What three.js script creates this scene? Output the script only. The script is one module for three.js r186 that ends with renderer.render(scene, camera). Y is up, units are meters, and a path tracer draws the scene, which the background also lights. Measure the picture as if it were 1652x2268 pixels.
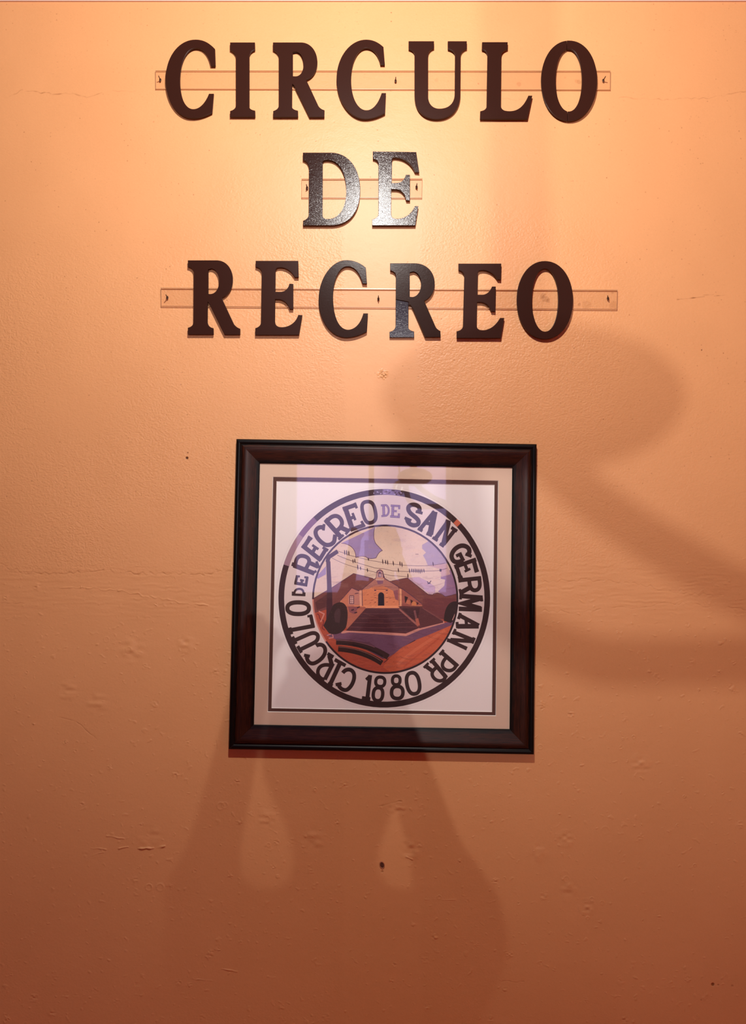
import * as THREE from 'three';
import { mergeGeometries, mergeVertices } from 'three/addons/utils/BufferGeometryUtils.js';
import { MarchingCubes } from 'three/addons/objects/MarchingCubes.js';

// ---------------------------------------------------------------- camera, sky, lamps, exposure
const scene = new THREE.Scene();
const EYE = 1.6;                                    // camera height (m)
const PX = 0.00092;                                 // size of one photo pixel on the wall (m)
const FOCAL = 1707, DIST = FOCAL * PX;              // focal length in photo pixels, distance to the wall
const PITCH = THREE.MathUtils.degToRad(2.3);
const camera = new THREE.PerspectiveCamera(2 * Math.atan(1134 / FOCAL) * 180 / Math.PI, 1652 / 2268, 0.02, 60);
camera.position.set(0, EYE, DIST);
camera.rotation.x = PITCH;
scene.add(camera);
scene.background = new THREE.Color().setRGB(1.35, 1.05, 2.15);   // overcast daylight behind the window of the back wall
const EXPOSURE = 1.02;
const LAMP_COLOR = new THREE.Color().setRGB(1, 0.95, 0.90);
const NEAR_LAMP = { at: [0.0, EYE + 1.08, 0.98], candela: 4.85, radius: 0.45 };
const FAR_LAMP = { at: [0.2, EYE + 0.42, 4.3], aim: [0.35, EYE + 0.95, 0], candela: 12.5, angle: 27, radius: 0.6 };

const renderer = new THREE.WebGLRenderer({ antialias: true });
renderer.toneMapping = THREE.LinearToneMapping;
renderer.toneMappingExposure = EXPOSURE;
renderer.shadowMap.enabled = true;

// ---------------------------------------------------------------- helpers
let seed = 7;
const rnd = () => { seed = (seed * 1664525 + 1013904223) >>> 0; return seed / 4294967296; };
const names = {};
function numbered(n) { names[n] = (names[n] || 0) + 1; return names[n] === 1 ? n : `${n}_${String(names[n] - 1).padStart(3, '0')}`; }
function tag(o, label, category, group, kind) {
  if (label) o.userData.label = label;
  if (category) o.userData.category = category;
  if (group) o.userData.group = group;
  if (kind) o.userData.kind = kind;
  return o;
}
function thing(name, [x, y, z], label, category, group) {
  const g = new THREE.Group(); g.name = numbered(name); g.position.set(x, y, z); scene.add(g);
  return tag(g, label, category, group);
}
function part(name, geometry, material, parent = scene) {
  const m = new THREE.Mesh(geometry, material);
  m.name = parent === scene ? numbered(name) : name;
  m.castShadow = m.receiveShadow = true; parent.add(m);
  return m;
}
// where the sight line through a photo pixel meets the plane z = depth in front of the wall
function at(u, v, depth = 0) {
  const x = (u - 826) / FOCAL, y0 = -(v - 1134) / FOCAL;
  const y = y0 * Math.cos(PITCH) + Math.sin(PITCH), z = y0 * Math.sin(PITCH) - Math.cos(PITCH);
  const t = (DIST - depth) / -z;
  return [x * t, EYE + y * t];
}
function hash(x, y, s) { let h = (Math.imul(x, 374761393) + Math.imul(y, 668265263) + Math.imul(s, 2147483647 - 97)) | 0; h = Math.imul(h ^ (h >>> 13), 1274126177); h ^= h >>> 16; return (h >>> 0) / 4294967295; }
function noise(x, y, s) {
  const xi = Math.floor(x), yi = Math.floor(y); let fx = x - xi, fy = y - yi;
  fx = fx * fx * (3 - 2 * fx); fy = fy * fy * (3 - 2 * fy);
  const a = hash(xi, yi, s), b = hash(xi + 1, yi, s), c = hash(xi, yi + 1, s), d = hash(xi + 1, yi + 1, s);
  return a + (b - a) * fx + (c - a) * fy + (a - b - c + d) * fx * fy;
}
const smooth = (a, b, x) => { const t = Math.min(1, Math.max(0, (x - a) / (b - a))); return t * t * (3 - 2 * t); };
const lin = c => { c /= 255; return c <= 0.04045 ? c / 12.92 : Math.pow((c + 0.055) / 1.055, 2.4); };
const enc = l => Math.round(255 * Math.min(1, Math.max(0, l <= 0.0031308 ? l * 12.92 : 1.055 * Math.pow(l, 1 / 2.4) - 0.055)));
function box(w, h, d, x, y, z) { const g = new THREE.BoxGeometry(w, h, d); g.translate(x, y, z); return g; }
function dataTexture(data, w, h, srgb) {
  const t = new THREE.DataTexture(data, w, h, THREE.RGBAFormat); t.magFilter = THREE.LinearFilter; t.minFilter = THREE.LinearFilter;
  if (srgb) t.colorSpace = THREE.SRGBColorSpace; t.needsUpdate = true; return t;
}

// ---------------------------------------------------------------- the room
const ROOM = { x0: -3.0, x1: 1.85, z1: 5.4, top: 3.5, t: 0.2 };
// plaster: a colour map and a relief map over a 2.16 m square of the wall around the sign
const WN = 2048, WS = 2.16, WX0 = -WS / 2, WY0 = EYE - 0.04 - WS / 2 + 0.06;
const WALL = [0.755, 0.356, 0.147];
function plaster() {
  const col = new Uint8Array(WN * WN * 4), rel = new Float32Array(WN * WN);
  const px = (x, y) => [(x - WX0) / WS * WN, (y - WY0) / WS * WN];
  const k = WS / WN / PX;                           // photo pixels per texel
  const tint = new Float32Array(WN * WN);
  // zones of the trowel work, in photo pixels (v down)
  for (let j = 0; j < WN; j++) {
    const y = WY0 + (j + 0.5) / WN * WS, v = 1202 - (y - EYE) / PX;
    for (let i = 0; i < WN; i++) {
      const x = WX0 + (i + 0.5) / WN * WS, u = 826 + x / PX, n = j * WN + i;
      const wob = 60 * (noise(u / 130, v / 130, 3) - 0.5);
      let rough = (0.22 + 0.78 * smooth(380, 620, v + wob * 3)) * (1 - 0.85 * smooth(1230, 1300, v + wob * 0.4));
      const smoothStrip = smooth(755, 772, u + wob * 0.12) * (1 - smooth(920, 940, u + wob * 0.12)) * smooth(300, 420, v);
      rough *= 1 - 0.92 * smoothStrip;
      rough *= 1 - 0.6 * smooth(1230, 1480, u + wob);
      rough *= 0.35 + 0.9 * noise(u / 170, v / 150, 11);
      const streak = smooth(1225, 1262, v + wob * 0.3) * (1 - smooth(1330, 1400, v + wob)) ;
      let h = 0;
      const wx = u + 5 * noise(u / 14, v / 14, 21), wy = v + 5 * noise(u / 14, v / 14, 22);
      h += rough * (0.36 * noise(wx / 3.1, wy / 2.2, 31) + 0.26 * noise(wx / 1.9, wy / 1.5, 32));
      h += 0.30 * streak * noise(wx / 34, wy / 4.5, 41);
      h += 0.05 * noise(u / 3.1, v / 2.7, 51) + 0.5 * noise(u / 60, v / 46, 52) * 0.35 + 0.10 * noise(u / 17, v / 11, 53);
      const blob = 0.5 * noise(wx / 8 + wy / 13, wy / 6.5 - wx / 15, 61) + 0.5 * noise(wx / 9 - wy / 11, wy / 7 + wx / 13, 63); const dens = 0.80 - 0.08 * noise(u / 90, v / 90, 62);
      if (blob > dens) h += (blob - dens) * 2.2 * smooth(900, 1500, v);
      rel[n] = h;
      let t = 1 + 0.045 * (noise(u / 210, v / 240, 71) - 0.5) + 0.035 * (noise(u / 60, v / 75, 72) - 0.5) + 0.03 * (noise(u / 2.2, v / 2.2, 73) - 0.5);
      t += 0.025 * smoothStrip;
      const sp = noise(u / 2.1 + 9, v / 2.1, 74);
      if (sp > 0.93 && noise(u / 70, v / 70, 75) > 0.42) t *= 1 - 0.30 * smooth(0.93, 1, sp) * (v < 1000 ? 1 : 0.5);
      tint[n] = t;
    }
  }
  const stamp = (u, v, r, fn) => {                  // fn(distance 0..1, du, dv, n)
    const [x, y] = at(u, v), [ci, cj] = px(x, y), R = r / k;
    for (let j = Math.max(0, Math.floor(cj - R)); j <= Math.min(WN - 1, cj + R); j++) for (let i = Math.max(0, Math.floor(ci - R)); i <= Math.min(WN - 1, ci + R); i++) {
      const du = (i - ci) * k, dv = -(j - cj) * k, d = Math.hypot(du, dv) / r; if (d <= 1) fn(d, du, dv, j * WN + i);
    }
  };
  const line = (pts, w, depth, dark, wobble = 2) => {
    for (let s = 0; s < pts.length - 1; s++) {
      const [a, b] = [pts[s], pts[s + 1]], L = Math.hypot(b[0] - a[0], b[1] - a[1]);
      for (let q = 0; q <= L; q += 0.6) {
        const f = q / L, u = a[0] + (b[0] - a[0]) * f, v = a[1] + (b[1] - a[1]) * f + wobble * (noise(u0(a, b, f) / 9, s, 81) - 0.5) * 2;
        const ww = w * (0.55 + 0.8 * noise(u0(a, b, f) / 6, s + 9, 82));
        const f2 = noise(u0(a, b, f) / 13, s + 3, 83) * 1.3;
        stamp(u, v, ww, (d, du, dv, n) => { const e = (1 - d); rel[n] += depth * e * 0.22 * f2; tint[n] *= 1 - dark * e * 0.12 * f2; });
      }
    }
  };
  const u0 = (a, b, f) => a[0] + (b[0] - a[0]) * f;
  // hairline cracks, scratches and trowel ridges
  line([[20, 213], [50, 200], [110, 208], [160, 207], [190, 217], [225, 206]], 1.5, -0.35, 1.1);
  line([[248, 202], [300, 204]], 1.2, -0.2, 0.7);
  line([[1370, 216], [1420, 219], [1480, 222], [1500, 219], [1570, 218], [1652, 203]], 1.4, -0.3, 0.9);
  line([[1112, 219], [1150, 222], [1172, 219]], 1.3, -0.3, 0.9);
  line([[1499, 664], [1530, 661], [1560, 657.5]], 1.5, -0.3, 2.6, 0.3);
  line([[1557, 654.5], [1580, 653]], 1.2, -0.2, 1.8, 0.3);
  line([[1581, 656], [1606, 654]], 1.3, -0.2, 2.4, 0.3);
  line([[876, 1], [885, 9], [893, 14], [905, 17]], 0.9, 0, 2.2, 0.2);
  line([[0, 1248], [25, 1262], [60, 1270], [105, 1272], [150, 1270], [230, 1264], [265, 1269], [330, 1272], [380, 1270], [420, 1276], [452, 1272], [480, 1266], [522, 1268]], 2.4, -0.5, 0.3, 4);
  line([[130, 1304], [190, 1302], [260, 1308], [330, 1322], [400, 1336], [460, 1340]], 2.4, 0.7, 0, 3);
  line([[0, 1336], [55, 1337]], 1.6, -0.6, 0.8, 1);
  line([[1190, 1352], [1260, 1357], [1330, 1349], [1410, 1346], [1500, 1336], [1652, 1352]], 1.9, -0.32, 0.2, 4);
  line([[1200, 1290], [1300, 1284], [1420, 1296], [1520, 1318], [1600, 1316]], 1.9, -0.32, 0.2, 4);
  line([[305, 1881], [340, 1879], [365, 1874]], 3.4, 1.5, 0, 1.5);
  line([[200, 1878], [235, 1882]], 2.6, 1.0, 0, 1.5);
  line([[262, 1880], [284, 1877]], 2.6, 1.1, 0, 1.5);
  line([[235, 1852], [275, 1859]], 2.4, 0.8, 0, 1.5);
  line([[190, 1897], [230, 1888]], 2.4, 0.7, 0, 1.5);
  line([[838, 1786], [890, 1775]], 2.0, -0.7, 0.5, 1.5);
  line([[640, 1861], [660, 1868]], 2.0, -0.7, 0.5, 1.5);
  line([[898, 1897], [914, 1905]], 2.4, 0.9, 0, 1);
  line([[940, 1992], [1010, 1994]], 1.5, 0.6, 0, 1);
  line([[1110, 2174], [1160, 2176]], 1.8, -0.6, 0.5, 2);
  line([[425, 2168], [470, 2174]], 2.0, 0.7, 0, 2);
  line([[490, 2146], [525, 2152]], 2.0, 0.7, 0, 2);
  line([[130, 1590], [170, 1600], [215, 1640]], 1.8, -0.5, 0.4, 2);
  line([[478, 1640], [480, 1660]], 1.6, -0.6, 1.2, 0.6);
  // blisters: raised rims of old paint
  const blister = (u, v, r, amp) => stamp(u, v, r, (d, du, dv, n) => { rel[n] += 0.5 * amp * Math.exp(-Math.pow((d - 0.68) / 0.18, 2)) * (0.4 + 0.6 * (dv < 0 ? 1 : 0.3)) * 0.9; });
  for (const [u, v, r, a] of [[329, 1966, 10, 1.2], [354, 1966, 11, 0.9], [488, 1786, 11, 0.8], [497, 1784, 9, 0.7], [590, 1815, 10, 0.5], [1196, 1655, 7, 0.7], [1254, 1948, 9, 0.5], [1340, 1840, 12, 0.5], [1310, 1992, 6, 0.8], [1333, 2000, 6, 0.7], [1301, 2034, 5, 0.9], [235, 1417, 8, 0.6], [284, 1440, 9, 0.5], [697, 1749, 5, 1.4], [1538, 1917, 4, 1.5], [1515, 1765, 4, 1.2], [1403, 1633, 5, 1.0], [594, 1872, 6, 0.8], [1250, 1940, 14, 0.35], [972, 1988, 6, 0.8]]) blister(u, v, r, a);
  const lump = (u, v, r, amp, s) => stamp(u, v, r, (d, du, dv, n) => { rel[n] += amp * (1 - d) * (noise(du / r * 2.2 + s, dv / r * 3.4 + s, 95) - 0.35) * 2; });
  for (let q = 0; q < 240; q++) lump(rnd() * 1652, 1290 + rnd() * 970, 3 + rnd() * 9, 0.35 + 0.5 * rnd(), q * 7);
  for (const [u, v, r] of [[690, 1860, 34], [590, 1812, 26], [910, 1880, 30], [1250, 1860, 24], [1260, 1970, 30], [1300, 2010, 22], [290, 1440, 34], [150, 1530, 26], [330, 1850, 30], [880, 1790, 24], [1190, 1890, 26], [1420, 1690, 26], [215, 1560, 30], [410, 1430, 26]]) lump(u, v, r, 0.9, u);
  // nail holes, chips and specks of dirt
  const dot = (u, v, r, dark, deep) => stamp(u, v, r, (d, du, dv, n) => { const e = 1 - smooth(0.55, 1, d); tint[n] *= 1 - dark * e; rel[n] -= deep * e; });
  for (const [u, v, r, a, b] of [[413.5, 1015, 3.6, 0.95, 1.2], [415, 1003.5, 2.2, 0.6, 0.5], [1553.5, 776, 2.0, 0.75, 0.5], [1553, 765, 1.6, 0.3, 0.2], [866, 48, 1.7, 0.6, 0], [1578, 2181, 4.2, 0.7, 1.0], [1590, 2182, 2.4, 0.35, 0.4], [1621, 2184, 3, 0.3, 0.3], [846, 1931, 3, 0.35, 0.5], [1552, 2215, 1.8, 0.4, 0], [1189, 1033, 1.6, 0.6, 0.3], [1516, 1033, 1.4, 0.3, 0.2]]) dot(u, v, r, a, b);
  for (let q = 0; q < 9; q++) lump(840 + rnd() * 16, 820 + rnd() * 19, 5 + rnd() * 4, 1.3, q * 31);
  for (const [u, v, r, a] of [[847, 823.5, 2.6, 0.35], [853, 830, 2.0, 0.25], [844, 837, 2.4, 0.28], [848, 835, 1.6, 0.3]]) dot(u, v, r, a, 0.4);
  for (let q = 0; q < 620; q++) { const v = rnd() * 1150; dot(rnd() * 1652, v, 0.8 + rnd() * 1.0, (0.2 + 0.3 * rnd()) * (v > 250 ? 1 : 0.6), 0.15); }
  // old glue between the acrylic strips and the wall
  const glue = (u, v, r, a, s) => stamp(u, v, r * 1.3, (d, du, dv, n) => { const edge = 0.62 + 0.4 * (noise(du / r * 1.6 + s, dv / r * 1.6 + s, 91) - 0.5); if (d < edge) tint[n] *= 1 - a; });
  for (const [u, v, r, a] of [[1202, 657, 8, 0.22], [1207, 662, 9, 0.22], [1214, 666, 7, 0.22], [1299, 676, 12, 0.12], [1357, 676, 11, 0.13], [1282, 675, 4, 0.25], [1356, 649, 3, 0.2], [1148, 187, 6, 0.16], [1281, 182, 6, 0.18], [1276, 180, 5, 0.14], [1251, 172, 3, 0.12], [1059, 186, 2.4, 0.3], [966, 178, 5, 0.1]]) glue(u, v, r, a, u);
  let lo = 1e9, hi = -1e9; for (const h of rel) { if (h < lo) lo = h; if (h > hi) hi = h; }
  lo = Math.max(lo, -1.4); hi = Math.min(hi, 2.4);
  const bump = new Uint8Array(WN * WN * 4);
  for (let n = 0; n < WN * WN; n++) {
    const t = tint[n]; for (let c = 0; c < 3; c++) col[n * 4 + c] = enc(WALL[c] * (c === 0 ? Math.pow(t, 0.8) : c === 1 ? t : Math.pow(t, 1.25)));
    col[n * 4 + 3] = 255;
    const b = Math.max(0, Math.min(255, Math.round((rel[n] - lo) / (hi - lo) * 254 + hash(n, 1, 5) * 0.9)));
    bump[n * 4] = bump[n * 4 + 1] = bump[n * 4 + 2] = b; bump[n * 4 + 3] = 255;
  }
  const map = dataTexture(col, WN, WN, true), bumpMap = dataTexture(bump, WN, WN, false);
  for (const t of [map, bumpMap]) t.wrapS = t.wrapT = THREE.MirroredRepeatWrapping;
  return new THREE.MeshStandardMaterial({ map, bumpMap, bumpScale: (hi - lo) * 0.00122, roughness: 0.47, name: 'painted_plaster' });
}
const plasterMat = plaster();
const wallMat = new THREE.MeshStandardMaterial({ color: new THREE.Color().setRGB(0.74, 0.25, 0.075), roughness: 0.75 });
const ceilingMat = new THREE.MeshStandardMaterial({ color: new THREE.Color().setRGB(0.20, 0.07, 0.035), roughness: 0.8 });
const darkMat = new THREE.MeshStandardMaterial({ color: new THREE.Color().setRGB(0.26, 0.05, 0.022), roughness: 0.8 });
const trimMat = new THREE.MeshStandardMaterial({ color: new THREE.Color().setRGB(0.78, 0.55, 0.47), roughness: 0.7 });
const structure = (name, geo, mat) => tag(part(name, geo, mat), null, null, null, 'structure');
const roomW = ROOM.x1 - ROOM.x0, roomX = (ROOM.x0 + ROOM.x1) / 2;
{
  const g = box(roomW + 2 * ROOM.t, ROOM.top, ROOM.t, roomX, ROOM.top / 2, -ROOM.t / 2), p = g.attributes.position, uv = g.attributes.uv;
  for (let i = 0; i < p.count; i++) uv.setXY(i, (p.getX(i) - WX0) / WS, (p.getY(i) - WY0) / WS);
  structure('wall_front', g, plasterMat);
}
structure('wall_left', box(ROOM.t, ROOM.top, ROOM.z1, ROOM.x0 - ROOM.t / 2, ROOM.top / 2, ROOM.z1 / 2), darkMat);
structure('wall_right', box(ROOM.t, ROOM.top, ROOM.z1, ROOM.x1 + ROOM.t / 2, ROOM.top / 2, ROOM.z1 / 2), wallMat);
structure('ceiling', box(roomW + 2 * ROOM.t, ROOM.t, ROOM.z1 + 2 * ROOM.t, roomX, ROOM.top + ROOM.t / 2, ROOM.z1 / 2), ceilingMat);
{ // floor of terracotta tiles, a grid of grooves in the relief
  const N = 256, b = new Uint8Array(N * N * 4), c = new Uint8Array(N * N * 4);
  for (let j = 0; j < N; j++) for (let i = 0; i < N; i++) {
    const n = (j * N + i) * 4, g = Math.min(i, j, N - 1 - i, N - 1 - j) < 3 ? 0 : 1, t = 0.9 + 0.2 * noise(i / 30, j / 30, 5);
    b[n] = b[n + 1] = b[n + 2] = g * 220; b[n + 3] = c[n + 3] = 255;
    const k = g ? [0.66 * t, 0.13 * t, 0.035 * t] : [0.12, 0.07, 0.05]; for (let q = 0; q < 3; q++) c[n + q] = enc(k[q]);
  }
  const m = dataTexture(c, N, N, true), r = dataTexture(b, N, N, false); for (const t of [m, r]) { t.wrapS = t.wrapT = THREE.RepeatWrapping; t.repeat.set(16, 18); }
  structure('floor', box(roomW + 2 * ROOM.t, ROOM.t, ROOM.z1 + 2 * ROOM.t, roomX, -ROOM.t / 2, ROOM.z1 / 2), new THREE.MeshStandardMaterial({ map: m, bumpMap: r, bumpScale: 0.002, roughness: 0.5 }));
}
// back wall with a window opening (its daylight is what the picture glass mirrors)
const WIN = { x0: -0.75, x1: 0.72, y0: EYE - 0.5, y1: EYE + 1.4 };
{
  const z = ROOM.z1 + ROOM.t / 2, L = ROOM.x0 - ROOM.t, R = ROOM.x1 + ROOM.t;
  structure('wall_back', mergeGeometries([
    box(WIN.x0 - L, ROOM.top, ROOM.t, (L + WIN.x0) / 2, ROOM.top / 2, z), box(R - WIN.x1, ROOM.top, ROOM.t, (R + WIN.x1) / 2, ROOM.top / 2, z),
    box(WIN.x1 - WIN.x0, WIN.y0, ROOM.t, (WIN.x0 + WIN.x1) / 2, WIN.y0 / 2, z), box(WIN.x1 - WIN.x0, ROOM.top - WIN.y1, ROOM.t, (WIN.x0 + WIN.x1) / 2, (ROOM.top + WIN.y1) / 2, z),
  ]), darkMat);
  const w = new THREE.Group(); w.name = 'window_1'; w.userData.kind = 'structure'; scene.add(w);
  const cx = (WIN.x0 + WIN.x1) / 2, cy = (WIN.y0 + WIN.y1) / 2, W = WIN.x1 - WIN.x0, H = WIN.y1 - WIN.y0, b = 0.05;
  part('window_frame', mergeGeometries([box(W, b, 0.08, cx, WIN.y0 + b / 2, z), box(W, b, 0.08, cx, WIN.y1 - b / 2, z), box(b, H - 2 * b, 0.08, WIN.x0 + b / 2, cy, z), box(b, H - 2 * b, 0.08, WIN.x1 - b / 2, cy, z), box(b, H - 2 * b, 0.06, cx, cy, z), box(W / 2 - 1.5 * b, b, 0.06, cx - W / 4 + b / 4, EYE + 0.8, z), box(W / 2 - 1.5 * b, b, 0.06, cx + W / 4 - b / 4, EYE + 0.8, z)]), trimMat, w);
  for (const s of [-1, 1]) for (const [p, q] of [[WIN.y0 + b, EYE + 0.8 - b / 2], [EYE + 0.8 + b / 2, WIN.y1 - b]]) part('pane', box(W / 2 - 1.5 * b, q - p, 0.004, cx + s * (W / 4 - b / 4), (p + q) / 2, z), new THREE.MeshPhysicalMaterial({ transmission: 1, thickness: 0, roughness: 0, ior: 1.5 }), w);
}
{ // pale moulding along the top of the painted wall: only its lower edge shows
  const y = at(826, 1.6, 0.004)[1];
  structure('trim_1', box(roomW, 0.07, 0.004, roomX, y + 0.035, 0.002), trimMat);
}

// ---------------------------------------------------------------- the sign letters
// front outlines traced on enlarged crops of the photograph: [crop left, crop top, enlargement]
const CROP = { a1: [330, 70, 4.13], b1: [720, 70, 4.8588], c1: [1040, 70, 4.8588], d2: [640, 320, 5.1625], a3: [340, 560, 4.5889], b3: [680, 560, 4.72], c3: [1000, 560, 4.2359] };
const STRIP_T = 0.0044, FACE = 0.0088;            // front of the strips, front of the letters above the wall
const oval = (x0, x1, y0, y1) => {                // superellipse outline as a polyline
  const cx = (x0 + x1) / 2, cy = (y0 + y1) / 2, p = [];
  for (let i = 0; i < 72; i++) { const a = i / 72 * Math.PI * 2; const c = Math.cos(a), s = Math.sin(a), e = 0.96; p.push([cx + (x1 - x0) / 2 * Math.sign(c) * Math.pow(Math.abs(c), e), cy + (y1 - y0) / 2 * Math.sign(s) * Math.pow(Math.abs(s), e)]); }
  return p;
};
const GLYPHS = [
  { crop: 'a1', at: 'first letter of the top row', ch: 'C', out: [[603, 158], [608, 312], [565, 312], [545, 205, 500, 150, 430, 150], [340, 150, 285, 280, 283, 440], [281, 600, 330, 708, 405, 708], [465, 708, 515, 650, 548, 567], [592, 567], [578, 740], [520, 770, 460, 792, 395, 790], [250, 790, 150, 620, 150, 440], [150, 230, 270, 72, 425, 72], [490, 72, 545, 95, 603, 158]] },
  { crop: 'a1', at: 'second letter of the top row', ch: 'I', out: [[741, 98], [968, 98], [970, 165], [920, 180, 918, 232], [918, 690], [920, 712, 970, 722], [972, 778], [741, 778], [741, 725], [793, 712, 795, 670], [795, 230], [793, 190, 741, 165]] },
  { crop: 'a1', at: 'third letter of the top row', ch: 'R', out: [[1133, 98], [1390, 98], [1480, 98, 1540, 180, 1540, 280], [1540, 350, 1500, 420, 1437, 438], [1545, 670], [1560, 705, 1605, 718], [1604, 780], [1468, 780], [1345, 530], [1328, 490, 1310, 478], [1308, 690], [1312, 712, 1362, 722], [1364, 780], [1135, 780], [1135, 725], [1185, 712, 1187, 670], [1187, 230], [1185, 190, 1133, 165]], hole: [[1312, 184], [1345, 178], [1390, 180, 1415, 240, 1415, 300], [1415, 370, 1385, 410, 1340, 412], [1312, 410]] },
  { crop: 'b1', at: 'fourth letter of the top row', ch: 'C', out: [[628, 165], [643, 354], [595, 354], [575, 235, 510, 172, 440, 175], [350, 180, 280, 320, 280, 520], [280, 720, 355, 845, 445, 845], [510, 845, 570, 780, 608, 660], [655, 660], [645, 878], [580, 915, 500, 940, 430, 940], [260, 940, 122, 740, 122, 510], [122, 270, 270, 85, 440, 85], [510, 85, 570, 110, 628, 165]] },
  { crop: 'b1', at: 'fifth letter of the top row', ch: 'U', out: [[898, 102], [1172, 102], [1172, 175], [1110, 195, 1108, 260], [1108, 690], [1108, 780, 1160, 828, 1230, 828], [1330, 828, 1395, 770, 1395, 660], [1398, 250], [1395, 205, 1320, 185], [1320, 102], [1525, 102], [1525, 180], [1460, 200, 1458, 260], [1455, 670], [1455, 830, 1360, 940, 1200, 940], [1050, 940, 962, 840, 962, 680], [962, 240], [955, 200, 898, 185]] },
  { crop: 'c1', at: 'sixth letter of the top row', ch: 'L', out: [[135, 112], [410, 112], [408, 185], [342, 205, 340, 260], [335, 780], [335, 840, 370, 855, 430, 855], [530, 855, 590, 790, 632, 688], [675, 688], [622, 940], [112, 940], [115, 855], [180, 845, 183, 800], [192, 260], [190, 200, 132, 192]] },
  { crop: 'c1', at: 'last letter of the top row', ch: 'O', oval: [770, 1373, 95, 958], inner: [926, 1210, 186, 858], seams: true },
  { crop: 'd2', at: 'left letter of the short middle row', ch: 'D', out: [[158, 92], [480, 92], [680, 92, 815, 270, 815, 520], [815, 770, 690, 925, 480, 925], [160, 925], [160, 870], [222, 850, 225, 800], [228, 270], [225, 190, 158, 174]], hole: [[382, 210], [383, 180, 400, 172, 440, 172], [580, 172, 658, 330, 658, 520], [658, 740, 570, 855, 440, 855], [400, 855, 380, 840, 380, 800]], worn: true },
  { crop: 'd2', at: 'right letter of the short middle row', ch: 'E', out: [[958, 78], [1455, 85], [1490, 320], [1440, 315], [1400, 220, 1320, 155, 1210, 150], [1185, 150, 1178, 160, 1178, 190], [1175, 440], [1230, 438], [1290, 435, 1320, 400, 1335, 345], [1383, 345], [1383, 640], [1340, 638], [1320, 550, 1280, 515, 1220, 512], [1170, 512], [1168, 780], [1168, 835, 1190, 848, 1240, 848], [1330, 845, 1400, 790, 1440, 703], [1480, 703], [1445, 926], [950, 926], [950, 855], [1020, 840, 1022, 790], [1022, 215], [1015, 170, 958, 162]], worn: true },
  { crop: 'a3', at: 'first letter of the bottom row', ch: 'R', out: [[348, 75], [640, 75], [740, 75, 805, 160, 805, 270], [805, 370, 755, 430, 692, 457], [815, 720], [840, 758, 880, 770], [880, 830], [720, 830], [568, 522], [550, 495], [548, 700], [555, 755, 608, 765], [610, 828], [348, 828], [348, 760], [402, 750, 405, 700], [408, 210], [405, 150, 348, 142]], hole: [[552, 165], [585, 155], [640, 160, 668, 220, 668, 290], [668, 370, 630, 420, 575, 422], [552, 420]] },
  { crop: 'a3', at: 'second letter of the bottom row', ch: 'E', out: [[1037, 80], [1470, 80], [1475, 248], [1435, 248], [1400, 180, 1340, 148, 1290, 148], [1250, 148, 1240, 160, 1240, 190], [1238, 395], [1290, 395], [1340, 395, 1370, 360, 1380, 312], [1420, 315], [1420, 572], [1382, 570], [1365, 510, 1320, 475, 1270, 472], [1236, 472], [1234, 690], [1236, 740, 1260, 755, 1310, 755], [1390, 750, 1450, 700, 1470, 630], [1512, 632], [1478, 834], [1033, 834], [1033, 765], [1090, 750, 1092, 700], [1100, 210], [1095, 150, 1037, 142]] },
  { crop: 'b3', at: 'third letter of the bottom row', ch: 'C', out: [[615, 155], [627, 322], [580, 320], [555, 215, 500, 140, 420, 142], [330, 145, 272, 290, 272, 460], [272, 660, 330, 803, 430, 803], [500, 800, 560, 740, 588, 632], [637, 632], [625, 822], [560, 860, 480, 885, 410, 885], [250, 885, 120, 710, 120, 490], [120, 260, 260, 75, 410, 75], [490, 75, 560, 105, 615, 155]], worn: true },
  { crop: 'b3', at: 'fourth letter of the bottom row', ch: 'R', out: [[868, 108], [1130, 108], [1250, 110, 1335, 200, 1335, 320], [1335, 410, 1290, 470, 1225, 502], [1345, 775], [1360, 800, 1395, 818], [1395, 880], [1235, 880], [1105, 580], [1080, 545], [1058, 545], [1060, 512], [926, 486], [928, 240], [925, 195, 868, 184]], hole: [[1070, 200], [1110, 190], [1165, 195, 1195, 260, 1195, 320], [1195, 410, 1150, 462, 1100, 465], [1070, 462]], lower: [[926, 491], [1060, 517], [1060, 780], [1065, 805, 1120, 818], [1120, 880], [862, 880], [862, 820], [920, 810, 925, 760]], worn: true },
  { crop: 'c3', at: 'fifth letter of the bottom row', ch: 'E', out: [[65, 100], [467, 100], [463, 252], [430, 250], [400, 190, 340, 160, 290, 162], [255, 163, 247, 175, 247, 200], [243, 392], [290, 392], [340, 390, 365, 350, 380, 315], [415, 315], [410, 550], [372, 548], [355, 490, 320, 465, 270, 462], [240, 462], [235, 670], [235, 715, 255, 725, 300, 725], [370, 720, 420, 670, 455, 610], [495, 610], [463, 800], [48, 799], [48, 735], [105, 725, 108, 680], [120, 220], [115, 170, 65, 162]] },
  { crop: 'c3', at: 'last letter of the bottom row', ch: 'O', oval: [612, 1140, 76, 808], inner: [755, 1001, 148, 738] },
];
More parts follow.
